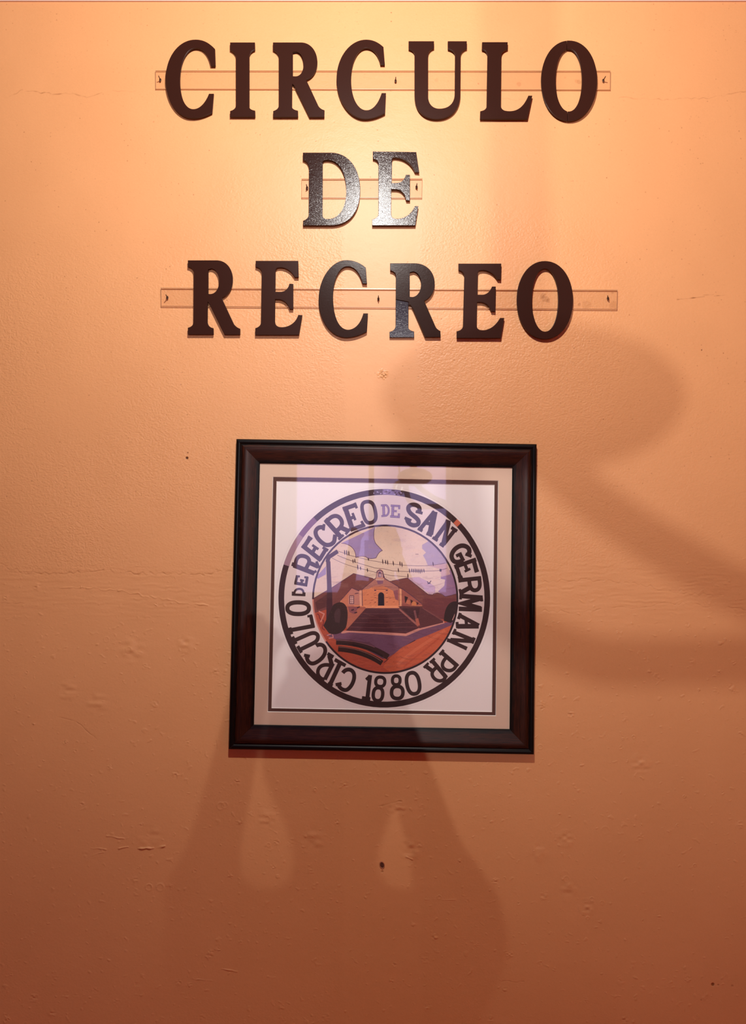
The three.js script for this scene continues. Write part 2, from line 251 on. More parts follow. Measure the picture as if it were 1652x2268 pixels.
// gloss paint: brush-and-dust relief, stronger where the paint is worn
function paintTexture(strength, s) {
  const N = 512, d = new Uint8Array(N * N * 4);
  for (let j = 0; j < N; j++) for (let i = 0; i < N; i++) {
    const n = (j * N + i) * 4, h = 0.5 * noise(i / 5, j / 4, s) + 0.3 * noise(i / 2.2, j / 2.2, s + 1) + 0.35 * noise(i / 24, j / 18, s + 2);
    d[n] = d[n + 1] = d[n + 2] = Math.min(255, h * 210 * strength + 20); d[n + 3] = 255;
  }
  const t = dataTexture(d, N, N, false); t.wrapS = t.wrapT = THREE.RepeatWrapping; t.repeat.set(13, 13); return t;
}
const letterMat = new THREE.MeshPhysicalMaterial({ color: new THREE.Color().setRGB(0.034, 0.0105, 0.0068), roughness: 0.30, specularIntensity: 0.2, bumpMap: paintTexture(0.6, 101), bumpScale: 0.00010, name: 'black_gloss_paint' });
const dustyMat = new THREE.MeshPhysicalMaterial({ color: new THREE.Color().setRGB(0.026, 0.010, 0.007), roughness: 0.22, specularIntensity: 0.25, bumpMap: paintTexture(1, 121), bumpScale: 0.00008, name: 'dusty_gloss_paint' });
const footMat = new THREE.MeshPhysicalMaterial({ color: new THREE.Color().setRGB(0.014, 0.009, 0.014), roughness: 0.16, specularIntensity: 0.9, bumpMap: paintTexture(1, 131), bumpScale: 0.00012, name: 'foot_gloss_paint' });  // glossier copy of the letter paint, so the foot mirrors the window
const wornMat = new THREE.MeshPhysicalMaterial({ color: new THREE.Color().setRGB(0.026, 0.010, 0.008), roughness: 0.15, specularIntensity: 0.36, bumpMap: paintTexture(1, 111), bumpScale: 0.00014, name: 'worn_gloss_paint' });
function outline(list, map, target) {
  list.forEach((s, i) => {
    const p = []; for (let k = 0; k < s.length; k += 2) p.push(...map(s[k], s[k + 1]));
    if (i === 0) target.moveTo(...p); else if (p.length === 2) target.lineTo(...p); else if (p.length === 4) target.quadraticCurveTo(...p); else target.bezierCurveTo(...p);
  });
  target.closePath(); return target;
}
function solid(shape, z0, z1) {
  const b = 0.0006, g = new THREE.ExtrudeGeometry(shape, { depth: z1 - z0 - b, bevelEnabled: true, bevelThickness: b, bevelSize: b, bevelOffset: -b, bevelSegments: 2, curveSegments: 20, steps: 1 });
  g.translate(0, 0, z0); return g;
}
for (const L of GLYPHS) {
  const [cx, cy, cs] = CROP[L.crop];
  const raw = L.oval ? oval(...L.oval) : L.out;
  let u0 = 1e9, u1 = -1e9, v0 = 1e9, v1 = -1e9; for (const s of raw) { const x = s[s.length - 2], y = s[s.length - 1]; u0 = Math.min(u0, x); u1 = Math.max(u1, x); v0 = Math.min(v0, y); v1 = Math.max(v1, y); }
  const [ox, oy] = at(cx + (u0 + u1) / 2 / cs, cy + v1 / cs, FACE);
  const map = (x, y) => { const [a, b] = at(cx + x / cs, cy + y / cs, FACE); return [a - ox, b - oy]; };
  const extra = L.seams ? ', cracked in two' : L.lower ? ', its stem cracked across' : L.worn ? ', its shiny paint worn' : '';
  const g = thing('sign_letter', [ox, oy, 0], `black wooden capital letter ${L.ch}, ${L.at}${extra}`, 'letter', null);
  const mat = L.worn ? (L.crop === 'd2' ? wornMat : dustyMat) : letterMat;
  const z0 = STRIP_T + 0.0005;
  if (L.seams) {   // two glued halves with an open joint
    const o = oval(...L.oval).map(p => map(...p)), n = oval(...L.inner).map(p => map(...p));
    const cut = (pts, s) => pts.filter(p => s * (p[0] - seamX) > 0.0006);
    const seamX = map(1045, 0)[0];
    const half = s => {
      const q = cut(o, s).sort((a, b) => 0), ring = arr => { const c = arr.filter(p => s * (p[0] - seamX) > 0.0004); c.sort((a, b) => a[1] - b[1]); return c; };
      const side = (arr) => { const c = ring(arr); const top = Math.max(...arr.map(p => p[1])), bot = Math.min(...arr.map(p => p[1])); return [[seamX + s * 0.0004, bot], ...c, [seamX + s * 0.0004, top]]; };
      const A = side(o), B = side(n).reverse(), sh = new THREE.Shape();
      [...A, ...B].forEach((p, i) => i ? sh.lineTo(...p) : sh.moveTo(...p)); sh.closePath(); return sh;
    };
    part('left_half', solid(half(-1), z0, FACE), mat, g); part('right_half', solid(half(1), z0, FACE), mat, g);
  } else {
    const sh = L.oval ? new THREE.Shape(oval(...L.oval).map(p => new THREE.Vector2(...map(...p)))) : outline(L.out, map, new THREE.Shape());
    if (L.inner) sh.holes.push(new THREE.Path(oval(...L.inner).reverse().map(p => new THREE.Vector2(...map(...p)))));
    if (L.hole) sh.holes.push(outline(L.hole, map, new THREE.Path()));
    if (!L.lower) part('face', solid(sh, z0, FACE), mat, g);
    else {
      part('upper_piece', solid(sh, z0, FACE), mat, g);
      const low = part('lower_piece', solid(outline(L.lower, map, new THREE.Shape()), z0, FACE), footMat, g);   // the broken foot leans a little
      low.rotation.x = 0.06; low.position.set(0, 0, -0.0024); low.position.y = 0.0002;
    }
  }
}

// ---------------------------------------------------------------- clear acrylic strips and the nails through them
const acrylic = new THREE.MeshPhysicalMaterial({ transmission: 1, thickness: 0, roughness: 0.04, ior: 1.49, color: new THREE.Color().setRGB(0.965, 0.955, 0.945), specularIntensity: 1 });
const acrylicEdge = new THREE.MeshPhysicalMaterial({ color: new THREE.Color().setRGB(0.56, 0.32, 0.17), roughness: 0.25, transmission: 0.25, thickness: 0 });  // brown colour stands in for the dark internal reflection of clear edges
const steel = new THREE.MeshStandardMaterial({ color: new THREE.Color().setRGB(0.075, 0.03, 0.012), roughness: 0.8, metalness: 0 });
function strip(corners, label) {
  const p = corners.map(c => at(...c, STRIP_T)), cx = (p[0][0] + p[2][0]) / 2, by = Math.min(p[2][1], p[3][1]);
  const q = p.map(([x, y]) => [x - cx, y - by]), g = thing('acrylic_strip', [cx, by, 0], label, 'strip', null);
  const face = new THREE.BufferGeometry(), z = STRIP_T, zb = STRIP_T - 0.0032, pos = [], quad = (a, b, c, d) => pos.push(...a, ...b, ...c, ...a, ...c, ...d);
  const F = q.map(([x, y]) => [x, y, z]);
  quad(F[3], F[2], F[1], F[0]); face.setAttribute('position', new THREE.Float32BufferAttribute(pos, 3)); face.computeVertexNormals();
  part('panel', face, acrylic, g);
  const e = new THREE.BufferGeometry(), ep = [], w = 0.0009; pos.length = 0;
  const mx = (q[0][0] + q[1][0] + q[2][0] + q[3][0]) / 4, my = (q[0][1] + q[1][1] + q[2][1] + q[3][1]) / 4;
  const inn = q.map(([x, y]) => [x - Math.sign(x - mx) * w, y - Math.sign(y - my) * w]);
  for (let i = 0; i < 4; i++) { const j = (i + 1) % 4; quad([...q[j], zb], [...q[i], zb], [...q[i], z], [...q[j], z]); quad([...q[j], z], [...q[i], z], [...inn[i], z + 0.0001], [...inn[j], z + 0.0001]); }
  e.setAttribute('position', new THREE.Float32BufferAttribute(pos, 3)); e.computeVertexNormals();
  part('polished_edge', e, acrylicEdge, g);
}
strip([[344, 156], [1352, 156.5], [1351.5, 199], [344.5, 197]], 'long clear acrylic strip behind the seven letters of the top row');
strip([[667.5, 395.5], [935.5, 395], [934.5, 438.5], [667.5, 438]], 'short clear acrylic strip behind the two letters of the middle row');
strip([[356, 637], [1367.5, 641.5], [1366.5, 685], [356.5, 678]], 'long clear acrylic strip behind the six letters of the bottom row');
function nail(u, v, len, lean, label) {
  const [x, y] = at(u, v, STRIP_T), g = thing('nail', [x, y, STRIP_T], label, 'nail', null);
  const shank = new THREE.CylinderGeometry(0.0008, 0.0011, len, 8); shank.rotateX(Math.PI / 2); shank.translate(0, 0, len / 2);
  const s = part('shank', shank, steel, g); s.rotation.set(lean[0], lean[1], 0);
  const pts = [[0, 0.0012], [0.0014, 0.001], [0.0025, 0.0006], [0.0029, 0]].map(a => new THREE.Vector2(...a)), dab = new THREE.LatheGeometry(pts, 10); dab.rotateX(Math.PI / 2); dab.scale(0.85, 1.25, 1);
  part('rust_dab', dab, steel, g);
}
nail(355, 177, 0.014, [0, 0.02], 'bent rusty nail at the left end of the top acrylic strip');
nail(876, 179, 0.013, [0, 0], 'rusty nail at the middle of the top acrylic strip');
nail(1336, 178, 0.014, [0, 0.05], 'rusty nail at the right end of the top acrylic strip');
nail(680, 416, 0.014, [-0.05, -0.02], 'rusty nail beside the letter D on the short middle strip');
nail(922.5, 414, 0.014, [-0.05, 0], 'rusty nail beside the letter E on the short middle strip');
nail(370.5, 659, 0.014, [-0.1, 0.05], 'rusty nail at the left end of the bottom acrylic strip');
nail(838, 662, 0.013, [-0.2, 0], 'rusty nail at the middle of the bottom acrylic strip');
nail(1346.5, 661, 0.012, [-0.2, -0.35], 'rusty nail at the right end of the bottom acrylic strip');
{ // old wall plug left in the bare wall under the picture
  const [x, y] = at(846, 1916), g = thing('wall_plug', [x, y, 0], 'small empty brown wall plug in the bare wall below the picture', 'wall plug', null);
  const ring = new THREE.TorusGeometry(0.0056, 0.0011, 8, 24); ring.scale(0.8, 1.15, 1); ring.rotateZ(0.25);
  part('rim', ring, new THREE.MeshStandardMaterial({ color: new THREE.Color().setRGB(0.42, 0.15, 0.07), roughness: 0.6 }), g);
  const shadeDisc = new THREE.CircleGeometry(0.0052, 20); shadeDisc.scale(0.8, 1.15, 1); shadeDisc.rotateZ(0.25); shadeDisc.translate(0, 0, 0.0004);
  part('hole', shadeDisc, new THREE.MeshStandardMaterial({ color: new THREE.Color().setRGB(0.09, 0.025, 0.01), roughness: 0.9 }), g);  // flat dark disc: the shade inside the plug is put into its colour
}

// ---------------------------------------------------------------- the framed emblem
const FZ = 0.011;                                    // typical height of the frame's face, used to read its corners off the photo
const corner = (u, v, z = FZ) => { const [x, y] = at(u, v, z); return new THREE.Vector2(x, y); };
const FC = [corner(522, 972), corner(1188, 983), corner(1184, 1674), corner(507, 1658)];
const FO = FC.reduce((s, p) => s.add(p), new THREE.Vector2()).multiplyScalar(0.25);
const FANGLE = (Math.atan2(FC[1].y - FC[0].y, FC[1].x - FC[0].x) + Math.atan2(FC[2].y - FC[3].y, FC[2].x - FC[3].x) + Math.atan2(FC[0].y - FC[3].y, FC[0].x - FC[3].x) - Math.PI / 2 + Math.atan2(FC[1].y - FC[2].y, FC[1].x - FC[2].x) - Math.PI / 2) / 4;
const inFrame = (u, v, z) => { const p = corner(u, v, z).sub(FO); const c = Math.cos(-FANGLE), s = Math.sin(-FANGLE); return [p.x * c - p.y * s, p.x * s + p.y * c]; };
const rect = (pts, z) => { const q = pts.map(p => inFrame(...p, z)); return [(q[0][0] + q[3][0]) / 2, (q[1][0] + q[2][0]) / 2, (q[2][1] + q[3][1]) / 2, (q[0][1] + q[1][1]) / 2]; };   // x0, x1, y0, y1
const OUT = rect([[522, 972], [1188, 983], [1184, 1674], [507, 1658]], 0.013);
const SIGHT = rect([[576, 1027], [1132.5, 1035], [1128, 1617.5], [563, 1605.5]], 0.008);
const MATIN = rect([[605.5, 1058], [1102.5, 1064.5], [1097.5, 1585.5], [593, 1574.5]], 0.006);
const PAPER = rect([[614, 1067], [1093.5, 1074], [1089, 1577.5], [602, 1565.5]], 0.005);
if (0) console.log('frame angle', FANGLE * 180 / Math.PI, 'rects', OUT, SIGHT, MATIN, PAPER);
const picture = thing('framed_emblem', [FO.x, FO.y + OUT[2], 0], 'dark mahogany picture frame with a round club emblem behind glass', 'picture', null);
picture.rotation.z = FANGLE;
{ const s = Math.sin(FANGLE), c = Math.cos(FANGLE); picture.position.set(FO.x - OUT[2] * s, FO.y + OUT[2] * c, 0.0008); }
const UP = -OUT[2];                                  // local y of the frame's centre above the base
// mahogany finish: reddish wood rubbed through a black stain, black along both edges
function woodTexture() {
  const W = 1024, H = 128, d = new Uint8Array(W * H * 4);
  for (let j = 0; j < H; j++) for (let i = 0; i < W; i++) {
    const f = j / (H - 1), g = 0.5 * noise(i / 46, j / 1.6, 201) + 0.3 * noise(i / 14, j / 0.9, 202) + 0.2 * noise(i / 120, j / 5, 203);
    const jag = 0.09 * (noise(i / 30, j / 2, 204) - 0.5);
    const wood = smooth(0.32, 0.44, f + jag) * (1 - smooth(0.76, 0.9, f + jag));
    const base = [0.0045, 0.0030, 0.0028], red = [0.036 * (0.35 + 1.3 * g), 0.0085 * (0.35 + 1.3 * g), 0.0042 * (0.35 + 1.2 * g)];
    const n = (j * W + i) * 4; for (let c = 0; c < 3; c++) d[n + c] = enc(base[c] + (red[c] - base[c]) * wood * (0.55 + 0.6 * g)); d[n + 3] = 255;
  }
  const t = dataTexture(d, W, H, true); t.wrapS = THREE.RepeatWrapping; t.wrapT = THREE.ClampToEdgeWrapping; return t;
}
const woodMat = new THREE.MeshPhysicalMaterial({ map: woodTexture(), roughness: 0.36, specularIntensity: 0.36, name: 'stained_mahogany' });
{ // moulding: outer bead, groove, broad face that falls towards the picture
  const railW = ((SIGHT[0] - OUT[0]) + (OUT[1] - SIGHT[1]) + (SIGHT[2] - OUT[2]) + (OUT[3] - SIGHT[3])) / 4;
  const prof = [[0, 0], [0, 0.0095], [0.0006, 0.0115], [0.002, 0.0132], [0.0045, 0.0144], [0.0075, 0.0142], [0.0095, 0.0131], [0.0104, 0.0118], [0.0112, 0.0118], [0.012, 0.0129], [0.0145, 0.0143], [0.018, 0.0149], [0.022, 0.0147], [0.027, 0.0138], [0.033, 0.0124], [0.039, 0.0109], [0.044, 0.0097], [railW - 0.0012, 0.0089], [railW, 0.0083], [railW, 0.003]];
  const C = [[OUT[0], OUT[3]], [OUT[1], OUT[3]], [OUT[1], OUT[2]], [OUT[0], OUT[2]]];
  let total = 0; const len = prof.map((p, i) => i ? (total += Math.hypot(p[0] - prof[i - 1][0], p[1] - prof[i - 1][1])) : 0);
  for (let s = 0; s < 4; s++) {
    const A = C[s], B = C[(s + 1) % 4], L = Math.hypot(B[0] - A[0], B[1] - A[1]), dx = (B[0] - A[0]) / L, dy = (B[1] - A[1]) / L, nx = dy, ny = -dx;   // inward
    const pos = [], uv = [], idx = [];
    prof.forEach(([o, z], i) => {
      const gap = 0.00012;
      for (const [e, P, sg] of [[0, A, 1], [1, B, -1]]) { pos.push(P[0] + sg * dx * (o + gap) + nx * o, P[1] + sg * dy * (o + gap) + ny * o + UP, z); uv.push((e ? L - o : o) / 0.5 + s * 0.37, len[i] / total); }
      if (i) { const a = (i - 1) * 2; idx.push(a, a + 3, a + 1, a, a + 2, a + 3); }
    });
    const g = new THREE.BufferGeometry(); g.setAttribute('position', new THREE.Float32BufferAttribute(pos, 3)); g.setAttribute('uv', new THREE.Float32BufferAttribute(uv, 2)); g.setIndex(idx); g.computeVertexNormals();
    const m = part('rail', g, woodMat, picture); m.material.side = THREE.DoubleSide;
  }
}
const backZ = 0.0008;
part('backing_board', box(OUT[1] - OUT[0] - 0.012, OUT[3] - OUT[2] - 0.012, 0.0012, 0, UP, 0.0012 / 2 + 0.0002), new THREE.MeshStandardMaterial({ color: 0x6b5540, roughness: 0.9 }), picture);
function windowMat(name, [x0, x1, y0, y1], [a0, a1, b0, b1], zTop, thick, mat, label) {
  const bev = 0.0010, s = new THREE.Shape(); s.moveTo(x0, y0 + UP); s.lineTo(x1, y0 + UP); s.lineTo(x1, y1 + UP); s.lineTo(x0, y1 + UP); s.closePath();
  const h = new THREE.Path(); h.moveTo(a0 - bev, b0 - bev + UP); h.lineTo(a0 - bev, b1 + bev + UP); h.lineTo(a1 + bev, b1 + bev + UP); h.lineTo(a1 + bev, b0 - bev + UP); h.closePath(); s.holes.push(h);
  const g = new THREE.ShapeGeometry(s); g.translate(0, 0, zTop); const m = part(name, g, mat, picture); if (label) m.userData.label = label;
  const O = [[a0 - bev, b0 - bev], [a1 + bev, b0 - bev], [a1 + bev, b1 + bev], [a0 - bev, b1 + bev]], I = [[a0, b0], [a1, b0], [a1, b1], [a0, b1]], pos = [];
  for (let i = 0; i < 4; i++) { const j = (i + 1) % 4, q = [[...O[i], zTop], [...O[j], zTop], [...I[j], zTop - thick], [...I[i], zTop - thick]]; for (const k of [0, 1, 2, 0, 2, 3]) pos.push(q[k][0], q[k][1] + UP, q[k][2]); }
  const b = new THREE.BufferGeometry(); b.setAttribute('position', new THREE.Float32BufferAttribute(pos, 3)); b.computeVertexNormals();
  const bm = part('bevel', b, bevelMat, m); bm.userData.label = 'white cut edge of the mat';
}
const bevelMat = new THREE.MeshStandardMaterial({ color: new THREE.Color().setRGB(0.9, 0.86, 0.8), roughness: 0.8, side: THREE.DoubleSide });
windowMat('outer_mat', [SIGHT[0] - 0.006, SIGHT[1] + 0.006, SIGHT[2] - 0.006, SIGHT[3] + 0.006], MATIN, 0.0062, 0.0013, new THREE.MeshStandardMaterial({ color: new THREE.Color().setRGB(0.76, 0.56, 0.43), roughness: 0.85 }), 'beige outer mat');
windowMat('inner_mat', [MATIN[0] - 0.01, MATIN[1] + 0.01, MATIN[2] - 0.01, MATIN[3] + 0.01], PAPER, 0.0048, 0.0013, new THREE.MeshStandardMaterial({ color: new THREE.Color().setRGB(0.105, 0.045, 0.036), roughness: 0.85 }), 'narrow brown inner mat');

// the print, drawn in photo pixels and turned into the frame's own plane
const PZ = 0.0034, PR = [PAPER[0] - 0.008, PAPER[1] + 0.008, PAPER[2] - 0.008, PAPER[3] + 0.008];
const PW = 2048, PH = 2048;
function drawPrint() {
  const cv = document.createElement('canvas'); cv.width = PW; cv.height = PH; const g = cv.getContext('2d');
  const T = (u, v) => { const [x, y] = inFrame(u, v, PZ); return [(x - PR[0]) / (PR[1] - PR[0]) * PW, (PR[3] - y) / (PR[3] - PR[2]) * PH]; };
  const unit = Math.hypot(T(860, 1300)[0] - T(850, 1300)[0], T(860, 1300)[1] - T(850, 1300)[1]) / 10;   // canvas pixels per photo pixel
  const LIGHT = [0.82, 0.68, 0.58];                 // light on the paper: turns seen tones into ink tones
  const ink = (r, gg, b) => `rgb(${enc(lin(r) / LIGHT[0])},${enc(lin(gg) / LIGHT[1])},${enc(lin(b) / LIGHT[2])})`;
  let Z = [0, 0, 1];
  const zp = (x, y) => T(Z[0] + x / Z[2], Z[1] + y / Z[2]);
  const path = (list, close) => { g.beginPath(); list.forEach((s, i) => { const p = []; for (let k = 0; k < s.length; k += 2) p.push(...zp(s[k], s[k + 1])); if (!i) g.moveTo(...p); else if (p.length === 2) g.lineTo(...p); else if (p.length === 4) g.quadraticCurveTo(...p); else g.bezierCurveTo(...p); }); if (close) g.closePath(); };
  const fill = (list, c) => { path(list, true); g.fillStyle = c; g.fill(); };
  const stroke = (list, w, c, close) => { path(list, close); g.lineWidth = w / Z[2] * unit; g.strokeStyle = c; g.stroke(); };
  const ring = (cx, cy, rx, ry) => { const p = []; for (let i = 0; i < 90; i++) { const a = i / 90 * Math.PI * 2; p.push([cx + rx * Math.cos(a), cy + ry * Math.sin(a)]); } return p; };
  const arc = (cx, cy, rx, ry, a0, a1) => { const p = []; for (let i = 0; i <= 60; i++) { const a = (a0 + (a1 - a0) * i / 60 - 90) * Math.PI / 180; p.push([cx + rx * Math.cos(a), cy + ry * Math.sin(a)]); } return p; };
  g.fillStyle = ink(232, 207, 192); g.fillRect(0, 0, PW, PH);
  const DARK = ink(52, 30, 29), PURPLE = ink(58, 33, 38), DEEP = ink(54, 31, 33);
  g.lineJoin = 'round';
  // --- seal: thin guide circle, ring band, cream band
  stroke(ring(851.5, 1325, 239.5, 246), 0.8, ink(220, 195, 184), true);
  fill(ring(851, 1325, 233, 241), ink(222, 190, 176));
  stroke(ring(851, 1325, 228, 235.5), 12.5, DARK, true);
  stroke(arc(851, 1325, 228, 235.5, -100, 38), 12.5, PURPLE);
  stroke(arc(851, 1325, 228, 235.5, -118, -98), 12.5, DEEP);
  stroke(arc(851, 1325, 228, 235.5, -72, -53), 12.2, ink(158, 115, 120));
  stroke(arc(851, 1325, 228, 235.5, -54, -42), 12.2, ink(122, 80, 104));
  stroke(arc(851, 1325, 228, 235.5, -1, 9), 12.2, ink(125, 100, 135));
  for (let q = 0; q < 26; q++) { const a = -6 + q * 0.62; stroke(arc(851, 1325, 224 + 8 * rnd(), 231 + 9 * rnd(), a, a + 0.4 + rnd()), 1 + 2.2 * rnd(), q % 3 ? PURPLE : ink(175, 150, 175)); }
  stroke(arc(851, 1325, 228, 235.5, 43.5, 46.5), 12.2, ink(205, 98, 68));
  // --- painting of the hilltop chapel
  Z = [690, 1160, 5.006];
  const CX = 816, CY = 836, disc = ring(CX, CY, 800, 818);
  g.save(); path(disc, true); g.clip();
  fill(disc, ink(224, 184, 156));
  const SKY = ink(160, 128, 158), SKY2 = ink(150, 112, 142), LINE = ink(84, 45, 66);
  const cloud = [[330, 215], [700, 40], [680, 130, 690, 200, 725, 235], [785, 297], [745, 310, 730, 350, 715, 378], [690, 386, 650, 392, 618, 380], [600, 358, 545, 352, 490, 375], [492, 290, 440, 225, 330, 215]];
  fill(cloud, SKY); stroke(cloud.slice(1), 5, LINE); stroke([[330, 215], [440, 225, 492, 290, 490, 375]], 4, LINE);
  fill([[1225, 235], [1300, 190], [1460, 340], [1520, 440], [1440, 450], [1290, 465], [1265, 405], [1235, 350], [1268, 320], [1225, 275]], ink(176, 146, 160));
  fill([[1440, 560], [1600, 480], [1660, 760], [1480, 805], [1400, 750], [1470, 690], [1480, 620], [1430, 610]], ink(152, 108, 132));
  fill([[1060, 600], [1190, 590], [1290, 640], [1370, 700], [1370, 770], [1310, 785], [1230, 720]], ink(196, 152, 160));
  fill([[1300, 470], [1500, 440], [1540, 560], [1440, 590], [1420, 500]], ink(206, 158, 150));
  fill([[50, 590], [160, 470], [160, 560], [70, 610]], ink(160, 128, 158));
  // mountains
  const MT = ink(120, 62, 56), MT2 = ink(112, 52, 52);
  fill([[0, 840], [230, 705], [465, 552], [680, 606], [760, 640], [900, 632], [1060, 600], [1290, 782], [1340, 788], [1400, 762], [1480, 808], [1640, 770], [1640, 1080], [0, 1080]], MT);
  fill([[1230, 830], [1460, 820], [1600, 830], [1500, 1080], [1230, 930]], MT2);
  stroke([[0, 840], [230, 705], [465, 552], [680, 606]], 6, LINE); stroke([[890, 634], [1060, 600], [1290, 782], [1340, 788], [1370, 758, 1420, 756, 1480, 808], [1620, 775]], 6, LINE);
  fill([[40, 870], [230, 740], [230, 900], [60, 960]], ink(92, 46, 44));
  // ground, road, kerb
  fill([[0, 1000], [230, 930], [1640, 1080], [1640, 1700], [0, 1700]], ink(178, 74, 50));
  fill([[160, 1230], [380, 1185], [1050, 1225], [1200, 1160], [1600, 1070], [1545, 1135], [1160, 1285], [850, 1482], [640, 1350], [280, 1290]], ink(116, 70, 88));
  fill([[280, 1290], [640, 1310], [850, 1480], [790, 1500], [560, 1370]], ink(104, 58, 72));
  stroke([[1150, 1290], [1000, 1370, 900, 1460, 800, 1540]], 7, ink(70, 30, 38));
  fill([[1560, 1120], [1160, 1292], [1000, 1370], [860, 1490], [790, 1590], [900, 1660], [1500, 1400]], ink(196, 88, 56));
  stroke([[1480, 1180], [1250, 1330, 1100, 1420, 950, 1560]], 30, ink(205, 100, 66)); stroke([[1420, 1260], [1260, 1400, 1130, 1490, 1020, 1590]], 18, ink(186, 78, 50));
  stroke([[330, 1205], [420, 1190], [1045, 1232], [1200, 1166], [1470, 1090]], 26, ink(208, 132, 112));
  stroke([[420, 1180], [1045, 1212], [1200, 1148]], 6, ink(70, 30, 36));
  // church: side wings, gabled front, belfry
  fill([[322, 850], [445, 712], [530, 745], [540, 910], [330, 922]], ink(200, 112, 82));
  fill([[440, 715], [530, 748], [535, 900], [405, 905], [405, 790]], ink(192, 118, 100));
  stroke([[322, 850], [445, 712], [535, 748]], 6, LINE); stroke([[325, 850], [320, 885], [338, 920]], 6, ink(236, 150, 98));
  fill([[555, 735], [715, 600], [728, 520], [756, 497], [790, 520], [800, 596], [975, 705], [980, 925], [570, 925]], ink(216, 122, 80));
  fill([[570, 730], [718, 604], [800, 604], [970, 710], [940, 790], [900, 740], [800, 690], [690, 690], [640, 720]], ink(172, 104, 90));
  fill([[905, 745], [960, 730], [962, 850], [930, 840]], ink(150, 80, 82));
  stroke([[545, 742], [715, 600], [726, 520]], 7, LINE); stroke([[795, 560], [810, 606], [985, 712]], 8, LINE);
  fill([[722, 525], [756, 497], [790, 525], [798, 600], [716, 600]], ink(196, 140, 130)); stroke([[722, 545], [730, 505, 780, 505, 792, 545], [798, 600]], 8, LINE);
  fill([[742, 590], [742, 545], [745, 525, 768, 525, 770, 545], [770, 590]], ink(110, 74, 104)); fill([[752, 585], [752, 555], [764, 555], [764, 585]], ink(226, 186, 176));
  fill([[708, 606], [806, 606], [800, 628], [714, 628]], ink(205, 150, 128)); fill([[722, 630], [795, 630], [790, 665], [735, 672]], ink(130, 78, 96));
  for (const x of [694, 822]) { stroke([[x, 740], [x + 22, 740]], 12, LINE); fill([[x + 2, 745], [x + 22, 745], [x + 18, 900], [x + 4, 900]], ink(222, 128, 84)); for (const y of [770, 820, 870]) stroke([[x + 4, y], [x + 22, y - 4]], 5, ink(120, 54, 48)); }
  stroke([[640, 700], [900, 700]], 4, ink(140, 76, 66)); stroke([[690, 725], [850, 725]], 5, ink(110, 52, 52));
  for (const [x, y] of [[610, 790], [660, 850], [690, 800], [860, 830], [640, 880], [900, 870], [585, 850], [690, 880]]) stroke([[x, y], [x + 22, y - 6]], 7, ink(184, 88, 60));
  fill([[736, 915], [738, 790], [745, 750, 795, 750, 804, 790], [806, 915]], ink(30, 16, 30));
  fill([[528, 735], [556, 728], [560, 915], [534, 915]], ink(226, 150, 116)); fill([[968, 705], [998, 710], [1000, 912], [974, 912]], ink(228, 146, 104)); stroke([[560, 735], [566, 912]], 5, LINE); stroke([[970, 715], [972, 912]], 5, LINE);
  stroke([[520, 735], [560, 728]], 12, ink(120, 60, 60)); stroke([[960, 704], [1004, 720]], 14, ink(110, 50, 50));
  fill([[424, 800], [467, 800], [467, 886], [424, 886]], ink(232, 168, 146)); stroke([[424, 800], [467, 800], [467, 886], [424, 886]], 7, LINE, true);
  for (const y of [820, 842, 864]) stroke([[426, y], [466, y]], 4, LINE); stroke([[446, 802], [446, 884]], 4, LINE); stroke([[480, 775], [520, 770]], 7, LINE);
  fill([[1002, 722], [1040, 740], [1218, 885], [1226, 912], [1002, 912]], ink(160, 82, 68)); stroke([[1002, 718], [1100, 790], [1220, 885]], 7, LINE);
  fill([[1030, 800], [1070, 815], [1045, 870], [1036, 880]], ink(44, 20, 26)); fill([[1095, 840], [1125, 855], [1105, 885]], ink(44, 20, 26)); fill([[1160, 865], [1190, 880], [1170, 900]], ink(60, 26, 30));
  fill([[1050, 880], [1055, 850], [1080, 825, 1095, 860, 1090, 900]], ink(192, 104, 74)); fill([[1108, 905], [1115, 870], [1140, 845, 1165, 870, 1160, 905]], ink(206, 118, 70));
  stroke([[470, 912], [600, 920], [960, 925], [1225, 912]], 12, ink(236, 138, 92));
  fill([[575, 908], [985, 908], [985, 936], [575, 936]], ink(236, 140, 94)); stroke([[575, 938], [985, 938]], 5, LINE);
  // grand staircase and its walls
  fill([[395, 910], [590, 920], [610, 940], [400, 1170], [380, 1140]], ink(178, 96, 72)); fill([[405, 920], [530, 920], [500, 960], [470, 1000], [420, 980]], ink(140, 74, 74));
  for (const [x, y] of [[440, 960], [475, 990], [505, 930]]) stroke([[x, y], [x + 30, y - 10]], 14, ink(70, 34, 44));
  fill([[960, 915], [1225, 912], [1230, 940], [1450, 1070], [1460, 1095], [1195, 1160], [1160, 1110]], ink(92, 46, 46));
  fill([[1000, 940], [1200, 930], [1180, 1060], [1120, 1060]], ink(70, 34, 36)); stroke([[970, 950], [1180, 1130]], 24, ink(160, 92, 80)); stroke([[1165, 1050], [1185, 1130]], 34, ink(178, 90, 70)); stroke([[1140, 960], [1160, 1050]], 22, ink(130, 72, 70)); stroke([[1230, 935], [1460, 1080]], 8, ink(130, 70, 66));
  fill([[600, 938], [958, 946], [1188, 1150], [1050, 1212], [380, 1185]], ink(84, 38, 42));
  for (let i = 1; i < 15; i++) { const f = i / 15, y = 945 + f * 250; stroke([[600 - f * 215, y], [820, y + 6 * f + 4], [958 + f * 225 - (f > 0.85 ? (f - 0.85) * 700 : 0), y - 2]], 3 + 3 * f, i % 3 ? ink(62, 26, 32) : ink(104, 52, 54)); }
